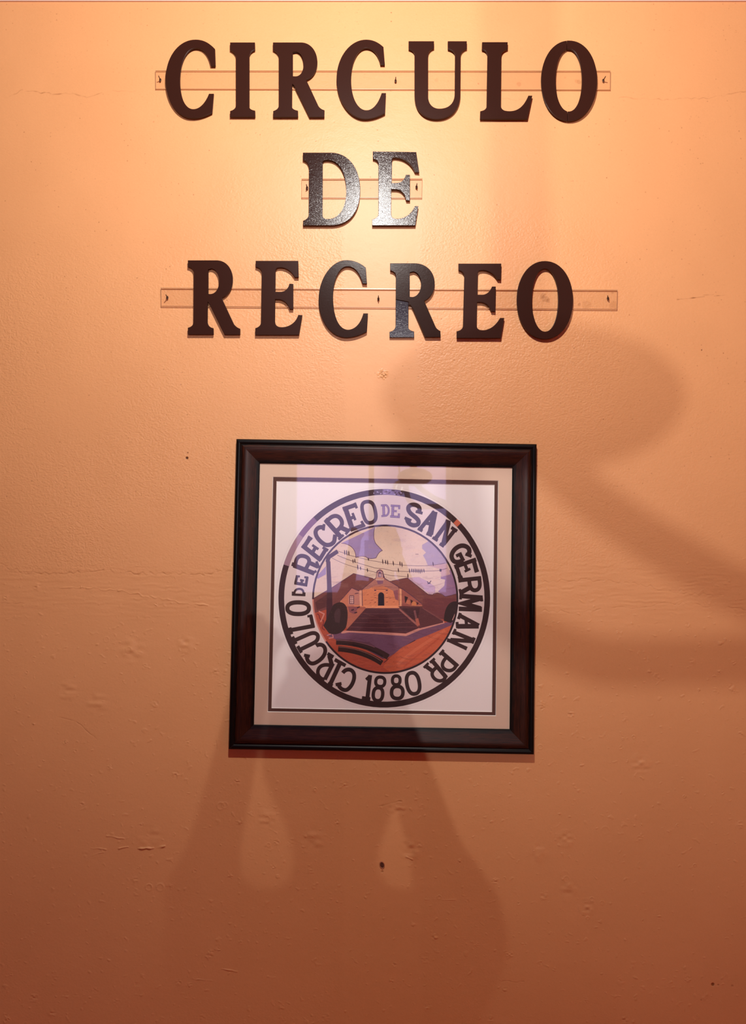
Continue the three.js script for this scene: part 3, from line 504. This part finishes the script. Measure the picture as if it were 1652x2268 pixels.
  // loose washes of the brush
  for (let q = 0; q < 420; q++) { const x = CX + (rnd() - 0.5) * 1600, y = 560 + rnd() * 1060, L = 40 + 150 * rnd(), t = (rnd() - 0.5) * 0.7; stroke([[x, y], [x + L * 0.5, y + L * 0.5 * t + 8, x + L, y + L * t]], 4 + 16 * rnd(), ['rgba(40,10,24,0.07)', 'rgba(255,170,120,0.06)', 'rgba(120,70,120,0.07)', 'rgba(70,20,20,0.07)'][q % 4]); }
  for (let q = 0; q < 160; q++) { const x = CX + (rnd() - 0.5) * 1600, y = 20 + rnd() * 700, L = 30 + 120 * rnd(); stroke([[x, y], [x + L, y + (rnd() - 0.5) * 40]], 10 + 40 * rnd(), ['rgba(150,110,150,0.05)', 'rgba(255,215,180,0.06)', 'rgba(205,150,120,0.05)'][q % 3]); }
  // wires and the birds on them
  const WIRE = ink(92, 52, 62), BIRD = ink(54, 22, 34);
  stroke([[285, 300], [430, 352], [640, 404], [860, 442], [1080, 470, 1300, 482, 1480, 435]], 4, WIRE);
  stroke([[285, 348], [400, 405, 600, 460, 700, 490], [800, 500], [900, 522], [1060, 530], [1280, 524], [1400, 520], [1500, 495]], 4.5, WIRE);
  stroke([[225, 378], [330, 440, 460, 478, 560, 500], [720, 542], [880, 574], [1070, 588]], 4, WIRE);
  for (const [x, y, h] of [[367, 318, 62], [390, 322, 66], [413, 328, 62], [459, 416, 52], [480, 412, 54], [512, 482, 66], [543, 494, 44], [619, 514, 50], [630, 394, 38], [789, 420, 62], [820, 424, 54], [843, 430, 60], [906, 438, 60], [980, 442, 58], [1002, 452, 60], [962, 515, 54], [1347, 446, 52], [1086, 520, 56], [1110, 518, 50], [1130, 520, 50], [1150, 520, 54], [1168, 522, 52], [1186, 524, 54], [1204, 526, 58], [1222, 522, 50], [1245, 520, 48], [1068, 578, 60]]) {
    fill([[x - 3, y - h / 2], [x + 7, y - h * 0.2, x + 8, y + h * 0.2, x + 3, y + h / 2], [x - 7, y + h * 0.2, x - 8, y - h * 0.2, x - 3, y - h / 2]], BIRD);
  }
  fill([[1418, 502], [1440, 502], [1440, 530], [1418, 530]], BIRD); stroke([[1280, 640], [1300, 662], [1325, 632]], 8, BIRD); stroke([[1285, 665], [1318, 660]], 8, BIRD); stroke([[1150, 338], [1185, 338]], 4, WIRE);
  // lamp post, bushes, scribbled plants
  fill([[162, 420], [208, 415], [222, 700], [245, 1160], [160, 1160], [172, 700]], ink(70, 34, 40)); stroke([[175, 425], [190, 370], [290, 305]], 44, ink(64, 32, 40));
  stroke([[60, 1000], [110, 1010, 60, 1060, 130, 1070], [150, 1120, 80, 1150, 150, 1180]], 9, ink(120, 40, 44)); stroke([[80, 970], [140, 1000], [100, 1090]], 14, ink(206, 126, 106)); stroke([[170, 1240], [230, 1215], [240, 1260], [190, 1270]], 12, ink(196, 120, 112));
  fill([[130, 1130], [170, 1050], [240, 900], [320, 840, 380, 880, 392, 940], [410, 1000, 395, 1110, 380, 1150], [330, 1230, 240, 1240, 190, 1210]], ink(52, 30, 29)); fill([[250, 1000], [290, 900, 330, 930, 320, 1010], [310, 1100], [260, 1090]], ink(74, 44, 44));
  fill([[1465, 1075], [1470, 1020], [1490, 880, 1560, 840, 1640, 870], [1600, 1060], [1540, 1100]], ink(46, 27, 26));
  stroke([[1590, 1000], [1560, 1070]], 8, ink(206, 140, 124));
  // broad brush marks
  g.lineCap = 'butt';
  stroke([[272, 1310], [480, 1310, 680, 1370, 850, 1478]], 62, ink(60, 32, 30)); stroke([[272, 1318], [460, 1330, 620, 1370, 790, 1470]], 22, ink(42, 22, 22));
  stroke([[295, 1385], [480, 1400, 640, 1450, 780, 1545]], 58, ink(48, 27, 24)); stroke([[300, 1365], [480, 1375, 640, 1430, 770, 1520]], 7, ink(140, 84, 72)); stroke([[275, 1288], [470, 1290, 640, 1340, 700, 1370]], 8, ink(132, 78, 84));
  // grain of the old paint
  for (let q = 0; q < 5200; q++) { const a = rnd() * 6.283, r = Math.sqrt(rnd()), x = CX + 800 * r * Math.cos(a), y = CY + 818 * r * Math.sin(a), [cx2, cy2] = zp(x, y); g.fillStyle = rnd() < 0.5 ? 'rgba(40,14,20,0.07)' : 'rgba(255,225,205,0.06)'; g.fillRect(cx2, cy2, 3 + 9 * rnd(), 2 + 3 * rnd()); }
  g.restore();
  stroke(arc(CX, CY, 800, 818, -90, 236), 20, ink(58, 28, 44)); stroke(arc(CX, CY, 800, 818, -90, 60), 9, ink(60, 32, 44)); stroke(arc(CX, CY, 800, 818, -125, -90), 16, ink(206, 124, 104)); stroke(arc(CX, CY, 800, 818, 60, 232), 20, ink(46, 26, 28));
  // --- lettering round the ring: every letter stroke by stroke
  let colour = DARK, edge = null; g.lineCap = 'butt'; g.lineJoin = 'miter';
  const S = (w, ...list) => { if (edge) { stroke(list, w, edge); stroke(list, w - 13, colour); } else stroke(list, w, colour); };
  Z = [600, 1060, 6.354]; colour = ink(92, 54, 84); edge = null;
  const letters = {
    De: () => { S(32, [306, 1632], [480, 1640]); S(26, [308, 1590], [306, 1648]); S(26, [474, 1602], [472, 1654]); S(30, [330, 1632], [326, 1562, 375, 1552, 400, 1552], [450, 1554, 462, 1585, 458, 1638]); },
    dE: () => { S(42, [330, 1468], [512, 1500]); S(38, [345, 1475], [372, 1362]); S(28, [350, 1372], [408, 1378]); S(34, [425, 1485], [440, 1430]); S(26, [410, 1425], [465, 1436]); S(38, [492, 1505], [512, 1385]); S(28, [470, 1388], [525, 1392]); },
    R1: () => { S(62, [318, 1220], [612, 1335]); S(34, [318, 1180], [302, 1232]); S(34, [570, 1340], [640, 1300]); S(54, [345, 1215], [350, 1120, 390, 1080, 450, 1088], [535, 1100, 560, 1160, 520, 1215], [490, 1275]); S(58, [530, 1180], [665, 1240]); S(36, [640, 1165], [678, 1258]); },
    E1: () => { S(60, [440, 940], [705, 1150]); S(60, [465, 965], [552, 830]); S(36, [520, 815], [580, 855]); S(48, [580, 1050], [630, 965]); S(34, [582, 935], [668, 995]); S(54, [685, 1140], [770, 1000]); S(38, [728, 968], [805, 1012]); },
    C1: () => { S(58, [738, 690], [690, 670, 635, 700, 628, 755], [630, 830, 700, 890, 745, 920], [800, 955, 880, 925, 893, 870], [905, 790]); S(38, [748, 640], [738, 730]); },
    R2: () => { S(64, [772, 588], [995, 835]); S(34, [755, 610], [800, 560]); S(34, [950, 858], [1022, 792]); S(56, [800, 590], [850, 525, 925, 500, 975, 560], [1020, 620, 1000, 670, 950, 715], [905, 745]); S(62, [975, 685], [1098, 742]); S(34, [1050, 785], [1122, 700]); },
    E2: () => { S(68, [1050, 425], [1150, 725]); S(58, [1012, 432], [1200, 368]); S(36, [1178, 340], [1208, 418]); S(46, [1100, 565], [1170, 540]); S(34, [1148, 485], [1188, 585]); S(54, [1118, 722], [1318, 652]); S(36, [1272, 598], [1318, 678]); },
    O1: () => { g.lineJoin = 'round'; path([[1335, 328], [1430, 308, 1455, 380, 1470, 470], [1490, 570, 1465, 608, 1405, 622], [1335, 635, 1312, 560, 1295, 490], [1272, 400, 1272, 340, 1335, 328]], true); g.lineWidth = 50 / Z[2] * unit; g.strokeStyle = edge || colour; g.stroke(); if (edge) { g.lineWidth = 36 / Z[2] * unit; g.strokeStyle = colour; g.stroke(); } g.lineJoin = 'miter'; },
  };
  edge = ink(50, 28, 32); colour = ink(66, 39, 48);
  for (const k of ['R1', 'E1', 'C1', 'R2', 'E2', 'O1']) letters[k]();
  colour = ink(54, 31, 33); edge = null; letters.De(); letters.dE();
  Z = [840, 1060, 6.354];
  edge = ink(92, 58, 88); colour = ink(150, 116, 150);      // faded small DE
  S(36, [58, 370], [64, 528]); S(26, [22, 378], [90, 374], [140, 385, 150, 500, 95, 522], [28, 528]);
  S(36, [192, 372], [186, 542]); S(28, [160, 380], [294, 388]); S(26, [282, 384], [278, 432]); S(28, [190, 456], [246, 460]); S(30, [152, 532], [286, 542]); S(28, [276, 490], [274, 552]);
  edge = null; colour = ink(56, 32, 36);
  S(60, [560, 460], [590, 390, 500, 350, 440, 375], [390, 395, 400, 450, 445, 495], [520, 555, 580, 590, 540, 645], [480, 680, 400, 640, 392, 575]); S(40, [512, 462], [608, 488]); S(40, [356, 552], [450, 592]);
  S(56, [778, 462], [572, 712]); S(84, [778, 465], [715, 785]); S(48, [660, 625], [750, 645]); S(42, [542, 700], [606, 738]); S(50, [664, 768], [742, 800]);
  S(58, [968, 600], [785, 850]); S(62, [975, 620], [895, 935]); S(54, [1062, 722], [905, 925]); S(40, [930, 590], [1000, 618]); S(40, [748, 828], [820, 874]); S(46, [1012, 688], [1094, 742]); S(44, [850, 915], [910, 955]);
  colour = DARK;
  S(62, [1255, 1062], [1300, 975, 1200, 930, 1140, 948], [1050, 975, 1000, 1070, 1020, 1115], [1040, 1185, 1100, 1190, 1180, 1150]); S(46, [1212, 1060], [1298, 1094]); S(52, [1185, 1160], [1130, 1055]); S(44, [1080, 1090], [1160, 1052]);
  S(56, [1055, 1245], [1362, 1138]); S(62, [1325, 1145], [1368, 1305]); S(36, [1338, 1312], [1398, 1288]); S(46, [1200, 1200], [1238, 1290]); S(34, [1200, 1308], [1280, 1268]); S(54, [1088, 1240], [1138, 1395]); S(36, [1106, 1405], [1170, 1378]);
  S(56, [1120, 1432], [1425, 1400]); S(40, [1128, 1415], [1136, 1462]); S(36, [1412, 1375], [1420, 1430]); S(54, [1400, 1405], [1430, 1500, 1410, 1568, 1345, 1572], [1285, 1572, 1268, 1500, 1264, 1430]); S(62, [1290, 1525], [1145, 1605]); S(36, [1130, 1555], [1150, 1650]);
  Z = [840, 1310, 6.354];
  S(62, [1135, 62], [1452, 88]); S(60, [1128, 244], [1440, 256]); S(62, [1425, 100], [1180, 168], [1425, 238]); S(40, [1432, 58], [1442, 140]); S(40, [1424, 214], [1424, 286]); S(38, [1145, 45], [1142, 112]); S(38, [1135, 212], [1135, 276]);
  S(56, [1400, 480], [1125, 335]); S(64, [1398, 488], [1100, 490]); S(44, [1218, 390], [1228, 490]); S(42, [1140, 302], [1112, 388]); S(42, [1092, 428], [1100, 518]);
  S(54, [1045, 572], [1325, 686]); S(54, [1312, 700], [1000, 680]); S(50, [985, 690], [1222, 800]); S(36, [1072, 528], [1034, 604]); S(44, [1336, 648], [1302, 732]); S(36, [1226, 772], [1204, 822]); S(44, [978, 662], [968, 712]);
  S(58, [868, 850], [1095, 1045]); S(36, [906, 822], [846, 892]); S(36, [1070, 1062], [1112, 1022]); S(48, [1080, 1030], [1065, 1112, 975, 1135, 915, 1090], [870, 1050, 880, 1000, 935, 935]);
  S(58, [738, 968], [938, 1205]); S(36, [780, 942], [712, 1002]); S(36, [905, 1222], [955, 1185]); S(48, [930, 1190], [925, 1262, 830, 1280, 775, 1225], [722, 1170, 735, 1120, 805, 1068]); S(56, [750, 1120], [655, 1052]); S(34, [692, 1006], [624, 1074]);
  g.lineJoin = 'round';
  const loop = (cx, cy, rx, ry, rot, w) => { const p = []; for (let i = 0; i < 48; i++) { const a = i / 48 * 6.2832, c = Math.cos(a), s = Math.sin(a), ex = Math.sign(c) * Math.pow(Math.abs(c), 0.85) * rx, ey = Math.sign(s) * Math.pow(Math.abs(s), 0.85) * ry; p.push([cx + ex * Math.cos(rot) - ey * Math.sin(rot), cy + ex * Math.sin(rot) + ey * Math.cos(rot)]); } stroke(p, w, colour, true); };
  loop(238, 1250, 54, 62, 0.05, 44); loop(252, 1420, 80, 86, 0.05, 50); loop(475, 1292, 88, 150, -0.18, 52);
  Z = [595, 1310, 6.354];
  loop(1570, 1270, 64, 66, 0.1, 44); loop(1538, 1445, 66, 92, 0.1, 48);
  g.lineJoin = 'miter';
  S(56, [1428, 1175], [1388, 1505]); S(40, [1425, 1188], [1370, 1240]); S(48, [1312, 1496], [1430, 1512]);
  S(54, [985, 1320], [1015, 1385, 1085, 1405, 1120, 1370], [1185, 1320, 1225, 1200, 1192, 1140], [1160, 1085, 1090, 1080, 1042, 1145]); S(44, [942, 1312], [1025, 1295]);
  S(60, [1015, 985], [872, 1292]); S(50, [930, 958], [1082, 1042]); S(42, [832, 1290], [900, 1325]);
  S(56, [905, 1010], [790, 1238]); S(38, [748, 1238], [818, 1212]); S(50, [880, 1042], [760, 1010, 688, 1060, 692, 1145], [700, 1205, 740, 1232, 785, 1240]); S(60, [885, 1020], [852, 900]); S(46, [828, 872], [912, 922]);
  S(54, [535, 910], [540, 1000, 600, 1032, 660, 1002], [745, 960, 815, 880, 792, 800], [770, 735, 700, 740, 668, 765]); S(42, [498, 895], [580, 912]);
  S(54, [360, 690], [560, 602], [650, 560, 705, 600, 692, 655], [685, 695, 660, 712, 600, 742], [435, 822]); S(46, [335, 635], [385, 738]); S(46, [408, 768], [462, 862]);
  S(56, [305, 545], [645, 482]); S(52, [294, 508], [322, 602]); S(50, [628, 505], [592, 338]); S(32, [545, 352], [612, 336]);
  g.lineJoin = 'round'; loop(415, 235, 152, 82, 0.0, 58);
  // flecks where the ink has gone
  for (let q = 0; q < 2600; q++) { const a = (rnd() * 360 - 90) * Math.PI / 180, r = 170 + rnd() * 66, [x, y] = T(851 + r * Math.cos(a), 1325 + 1.03 * r * Math.sin(a)); g.fillStyle = y < PH * 0.45 ? 'rgba(225,190,195,0.10)' : 'rgba(230,200,190,0.05)'; g.fillRect(x, y, 2 + 5 * rnd(), 2 + 4 * rnd()); }
  const tex = new THREE.CanvasTexture(cv); tex.colorSpace = THREE.SRGBColorSpace; tex.magFilter = THREE.LinearFilter; return tex;
}
{
  const g = new THREE.PlaneGeometry(PR[1] - PR[0], PR[3] - PR[2]); g.translate((PR[0] + PR[1]) / 2, (PR[2] + PR[3]) / 2 + UP, PZ);
  const m = part('print', g, new THREE.MeshStandardMaterial({ map: drawPrint(), roughness: 0.7 }), picture); m.userData.label = 'printed round emblem with a hilltop chapel and lettering';
  const p = new THREE.PlaneGeometry(SIGHT[1] - SIGHT[0] + 0.006, SIGHT[3] - SIGHT[2] + 0.006); p.translate((SIGHT[0] + SIGHT[1]) / 2, (SIGHT[2] + SIGHT[3]) / 2 + UP, 0.0072);
  part('glass', p, new THREE.MeshPhysicalMaterial({ transmission: 1, thickness: 0, roughness: 0.02, ior: 1.75 }), picture);
}

// ---------------------------------------------------------------- lamps outside the picture
const brass = new THREE.MeshStandardMaterial({ color: new THREE.Color().setRGB(0.45, 0.3, 0.12), roughness: 0.35, metalness: 0.9 });
function lathe(pts, seg = 32) { return new THREE.LatheGeometry(pts.map(p => new THREE.Vector2(...p)), seg); }
function pendant(L, label) {
  const [x, y, z] = L.at, g = thing('pendant_lamp', [x, y, z], label, 'lamp', null);
  part('cord', new THREE.CylinderGeometry(0.004, 0.004, ROOM.top - y - 0.1, 10).translate(0, (ROOM.top - y - 0.1) / 2 + 0.075, 0), brass, g);
  part('canopy', lathe([[0, 0], [0.05, 0], [0.05, -0.01], [0.02, -0.03], [0, -0.03]]).translate(0, ROOM.top - y - 0.001, 0), brass, g);
  part('socket', lathe([[0, 0.09], [0.012, 0.085], [0.018, 0.07], [0.018, 0.036], [0.014, 0.034], [0, 0.034]]), brass, g);
  const bulb = part('bulb', lathe([[0.0135, 0.036], [0.016, 0.028], [0.027, 0.012], [0.03, -0.004], [0.026, -0.02], [0.015, -0.029], [0, -0.032]]), new THREE.MeshStandardMaterial({ color: 0xffffff, emissive: LAMP_COLOR, emissiveIntensity: 6 }), g);
  bulb.castShadow = false;
  const p = new THREE.PointLight(LAMP_COLOR, L.candela, 0, 2); p.position.set(0, 0, 0); p.castShadow = true; p.shadow.radius = L.radius; g.add(p); p.name = 'bulb_light';
  return g;
}
pendant(NEAR_LAMP, 'bare bulb hanging on a thin rod close to the sign wall');
{ // spotlight hung in the room, aimed at the sign
  const L = FAR_LAMP, [x, y, z] = L.at, g = thing('spotlight', L.at, 'small spotlight hanging in the room and aimed at the sign wall', 'lamp', null);
  part('rod', new THREE.CylinderGeometry(0.006, 0.006, ROOM.top - y - 0.05, 10).translate(0, (ROOM.top - y - 0.05) / 2 + 0.049, 0), brass, g);
  const dir = new THREE.Vector3(...L.aim).sub(new THREE.Vector3(x, y, z)).normalize(), q = new THREE.Quaternion().setFromUnitVectors(new THREE.Vector3(0, 1, 0), dir);
  const can = part('housing', lathe([[0.001, -0.09], [0.03, -0.085], [0.048, -0.06], [0.05, 0.03], [0.047, 0.03], [0.044, -0.055], [0.001, -0.075]]), brass, g); can.quaternion.copy(q);
  const b = part('bulb', lathe([[0.001, -0.045], [0.016, -0.04], [0.026, -0.02], [0.026, 0.005], [0.018, 0.018], [0.001, 0.022]]), new THREE.MeshStandardMaterial({ color: 0xffffff, emissive: LAMP_COLOR, emissiveIntensity: 3 }), g); b.quaternion.copy(q);
  const s = new THREE.SpotLight(LAMP_COLOR, L.candela, 0, THREE.MathUtils.degToRad(L.angle), 1, 2); s.name = 'spot_light'; s.castShadow = true; s.shadow.radius = L.radius;
  s.position.set(0, 0, 0); s.target.position.set(L.aim[0] - x, L.aim[1] - y, L.aim[2] - z); g.add(s); g.add(s.target); s.target.name = 'aim';
}

// an unseen chandelier, shaped from its shadow, between the far bulb and the wall: only its shadow reaches the picture.
// shadow(u, v, z): the point at depth z whose shadow from the far bulb falls on photo pixel (u, v)
const shadow = (u, v, z) => { const [wx, wy] = at(u, v), [lx, ly, lz] = FAR_LAMP.at, f = z / lz; return new THREE.Vector3(wx + (lx - wx) * f, wy + (ly - wy) * f, z); };
{
  const z = 2.9, hub = shadow(1182, 876, z), mag = FAR_LAMP.at[2] / (FAR_LAMP.at[2] - z), m = PX / mag;
  const g = thing('chandelier', [hub.x, hub.y, hub.z], 'small brass chandelier with curved arms hanging behind the camera', 'chandelier', null);
  const rx = 338 * m, ry = 172 * m;
  const body = []; for (let i = 0; i <= 24; i++) { const a = -Math.PI / 2 + i / 24 * Math.PI; body.push([Math.max(0.0001, rx * Math.cos(a)), ry * Math.sin(a)]); }
  part('body', lathe(body, 48), brass, g);
  const top = ROOM.top - hub.y, y1 = shadow(1150, 262, z).y - hub.y, sx = shadow(1153, 560, z).x - hub.x;
  part('stem', lathe([[0.0001, 0], [68 * m, 0], [68 * m, y1], [90 * m, y1 + 0.01], [90 * m, top], [0.0001, top]]).translate(sx, 0, 0), brass, g);
  const tube = (pts, r) => new THREE.TubeGeometry(new THREE.CatmullRomCurve3(pts.map(p => p.sub(hub))), 40, r, 14);
  part('arm', tube([shadow(1190, 1000, z), shadow(1330, 1120, z + 0.02), shadow(1480, 1220, z + 0.05), shadow(1652, 1318, z + 0.08), shadow(1860, 1400, z + 0.1)], 52 * m), brass, g);
  part('arm', tube([shadow(1010, 1040, z), shadow(1080, 1330, z + 0.02), shadow(1300, 1455, z + 0.04), shadow(1480, 1466, z + 0.05), shadow(1860, 1452, z + 0.06)], 52 * m), brass, g);
  part('arm', tube([shadow(1010, 930, z), shadow(930, 985, z + 0.005), shadow(884, 1072, z + 0.01), shadow(850, 1200, z + 0.02)], 46 * m), brass, g);  // unseen arm placed to block the glint of the far bulb in the glass
}

// ---------------------------------------------------------------- the photographer, whose shadow falls on the lower wall
{
  const smin = (a, b, k) => { const h = Math.max(k - Math.abs(a - b), 0) / k; return Math.min(a, b) - h * h * k * 0.25; };
  const cap = (p, a, b, ra, rb) => { const bx = b[0] - a[0], by = b[1] - a[1], bz = b[2] - a[2], px = p[0] - a[0], py = p[1] - a[1], pz = p[2] - a[2]; const t = Math.min(1, Math.max(0, (px * bx + py * by + pz * bz) / (bx * bx + by * by + bz * bz))); return Math.hypot(px - bx * t, py - by * t, pz - bz * t) - (ra + (rb - ra) * t); };
  const E = EYE, S = [0.122, E - 0.225, 2.0], EL = [0.148, E - 0.25, 1.76], H = [0.08, E - 0.02, 1.615];
  const SH = 0.053, mirror = (p, s) => [p[0] * s + SH * Math.min(1, Math.max(0, (p[2] - 1.6) / 0.3)), p[1], p[2]];
  const shift = list => list.map(([a, b, ra, rb]) => [[a[0] + SH, a[1], a[2]], [b[0] + SH, b[1], b[2]], ra, rb]);
  const torso = shift([[[0, E - 0.30, 2.02], [0, E - 0.55, 2.04], 0.10, 0.10], [[-0.055, E - 0.32, 2.02], [-0.05, E - 0.56, 2.03], 0.088, 0.088], [[0.055, E - 0.32, 2.02], [0.05, E - 0.56, 2.03], 0.088, 0.088], [[-0.08, E - 0.66, 2.04], [0.08, E - 0.66, 2.04], 0.11, 0.11]]);
  const arms = s => [[mirror(S, s), mirror(EL, s), 0.045, 0.034], [mirror(EL, s), mirror(H, s), 0.033, 0.024]];
  const shoulders = shift([[[-0.105, E - 0.235, 2.01], [0.105, E - 0.235, 2.01], 0.05, 0.05]]);
  const legs = s => shift([[[0.085 * s, E - 0.72, 2.04], [0.09 * s, E - 1.12, 2.03], 0.082, 0.055], [[0.09 * s, E - 1.12, 2.03], [0.095 * s, 0.09, 2.06], 0.054, 0.036], [[0.095 * s, 0.045, 2.07], [0.105 * s, 0.035, 1.92], 0.04, 0.03]]);
  const neck = shift([[[0, E - 0.23, 2.02], [0, E - 0.12, 1.995], 0.042, 0.040]]);
  const head = q => { const p = [q[0] - SH, q[1], q[2]]; let d = Math.hypot(p[0] / 0.072, (p[1] - (E - 0.035)) / 0.108, (p[2] - 1.985) / 0.09) - 1; d *= 0.075; d = smin(d, cap(p, [0, E - 0.045, 1.9], [0, E - 0.065, 1.885], 0.008, 0.012), 0.02); d = smin(d, cap(p, [0, E - 0.115, 1.925], [0, E - 0.12, 1.93], 0.02, 0.02), 0.03); for (const s of [-1, 1]) { d = smin(d, cap(p, [0.073 * s, E - 0.025, 1.99], [0.072 * s, E - 0.06, 1.985], 0.011, 0.008), 0.01); d = Math.max(d, -(Math.hypot(p[0] - 0.03 * s, p[1] - (E - 0.03), p[2] - 1.885) - 0.013)); } return d; };
  const hand = s => {
    const w = mirror(H, s), palm = [w[0] - 0.004 * s, w[1] + 0.045, w[2] - 0.004], c = [[w, palm, 0.024, 0.027]];
    [0.0, 0.02, 0.04, 0.058].forEach((o, i) => { const l = [0.055, 0.06, 0.055, 0.045][i], b = [palm[0], palm[1] + 0.03 - o, palm[2] - 0.012]; const k = [b[0] + 0.012 * s, b[1], b[2] - 0.012], t = [k[0] - l * 0.55 * s, k[1], k[2] - 0.014]; c.push([b, k, 0.009, 0.0085], [k, t, 0.0085, 0.007]); });
    c.push([palm, [palm[0] - 0.03 * s, palm[1] + 0.01, palm[2] + 0.006], 0.011, 0.009]); return c;
  };
  const bones = [...torso, ...shoulders, ...neck, ...arms(1), ...arms(-1), ...legs(1), ...legs(-1)], fingers = [...hand(1), ...hand(-1)];
  const bodyD = p => { let d = 9; for (const b of bones) d = smin(d, cap(p, ...b), 0.05); d = smin(d, head(p), 0.03); for (const b of fingers) d = smin(d, cap(p, ...b), 0.008); return d; };
  const mesh = (fn, c, half, n) => {     // MarchingCubes in a cube of half-size `half` round c
    const mc = new MarchingCubes(n, new THREE.MeshStandardMaterial(), false, false, 160000); mc.isolation = 0;
    for (let k = 0; k < n; k++) for (let j = 0; j < n; j++) for (let i = 0; i < n; i++) mc.field[k * n * n + j * n + i] = -fn([c[0] + (i - n / 2) / (n / 2) * half, c[1] + (j - n / 2) / (n / 2) * half, c[2] + (k - n / 2) / (n / 2) * half]);
    mc.update(); const N = mc.count, g = new THREE.BufferGeometry();
    g.setAttribute('position', new THREE.BufferAttribute(new Float32Array(mc.positionArray.slice(0, N * 3)), 3)); g.setAttribute('normal', new THREE.BufferAttribute(new Float32Array(mc.normalArray.slice(0, N * 3)), 3));
    g.scale(half, half, half); g.translate(...c); return g;
  };
  const base = [0, 0, 2.03], local = g => g.translate(-base[0], -base[1], -base[2]);
  const person = thing('person', base, 'person in a dark shirt and trousers holding up a phone behind the camera', 'person', null);
  const skin = new THREE.MeshStandardMaterial({ color: 0xa9714f, roughness: 0.6 }), cloth = new THREE.MeshStandardMaterial({ color: 0x2a2d38, roughness: 0.9 }), denim = new THREE.MeshStandardMaterial({ color: 0x20242e, roughness: 0.9 }), hairM = new THREE.MeshStandardMaterial({ color: 0x120c09, roughness: 0.6 });
  part('body', local(mesh(bodyD, [0, E - 0.76, 1.9], 0.92, 150)), skin, person);
  const shirtBones = [...torso, ...shoulders, ...[1, -1].map(s => [mirror(S, s), mirror([S[0] + 0.6 * (EL[0] - S[0]), S[1] + 0.6 * (EL[1] - S[1]), S[2] + 0.6 * (EL[2] - S[2])], s), 0.048, 0.042])];
  part('shirt', local(mesh(p => { let d = 9; for (const b of shirtBones) d = smin(d, cap(p, ...b), 0.05); return Math.max(d - 0.008, E - 0.78 - p[1], p[1] - (E - 0.19)); }, [0, E - 0.48, 1.95], 0.36, 72)), cloth, person);
  part('trousers', local(mesh(p => { let d = 9; for (const b of [torso[3], ...legs(1).slice(0, 2), ...legs(-1).slice(0, 2)]) d = smin(d, cap(p, ...b), 0.04); return Math.max(d - 0.012, p[1] - (E - 0.68), 0.09 - p[1]); }, [0, 0.5, 2.03], 0.52, 80)), denim, person);
  part('hair', local(mesh(p => { const d = (Math.hypot((p[0] - SH) / 0.078, (p[1] - (E - 0.028)) / 0.112, (p[2] - 1.995) / 0.096) - 1) * 0.08; return Math.max(d, -(p[2] - 1.945) * 0.8 - (p[1] - (E + 0.03)) * 0.6 - 0.0, E - 0.12 - p[1]); }, [0, E - 0.02, 1.99], 0.14, 48)), hairM, person);
  const ph = thing('phone', [0, E - 0.115, 1.588], 'black phone held upright in both hands behind the camera', 'phone', null);
  part('case', box(0.07, 0.15, 0.008, 0, 0.05, 0.008), new THREE.MeshStandardMaterial({ color: 0x101012, roughness: 0.4 }), ph);
  part('lens', new THREE.CylinderGeometry(0.006, 0.006, 0.002, 20).rotateX(Math.PI / 2).translate(0, 0.115, 0.003), new THREE.MeshStandardMaterial({ color: 0x050508, roughness: 0.1 }), ph);
}
scene.traverse(o => { if (o.isMesh) { o.castShadow = o.name !== 'bulb'; o.receiveShadow = true; } });
renderer.render(scene, camera);
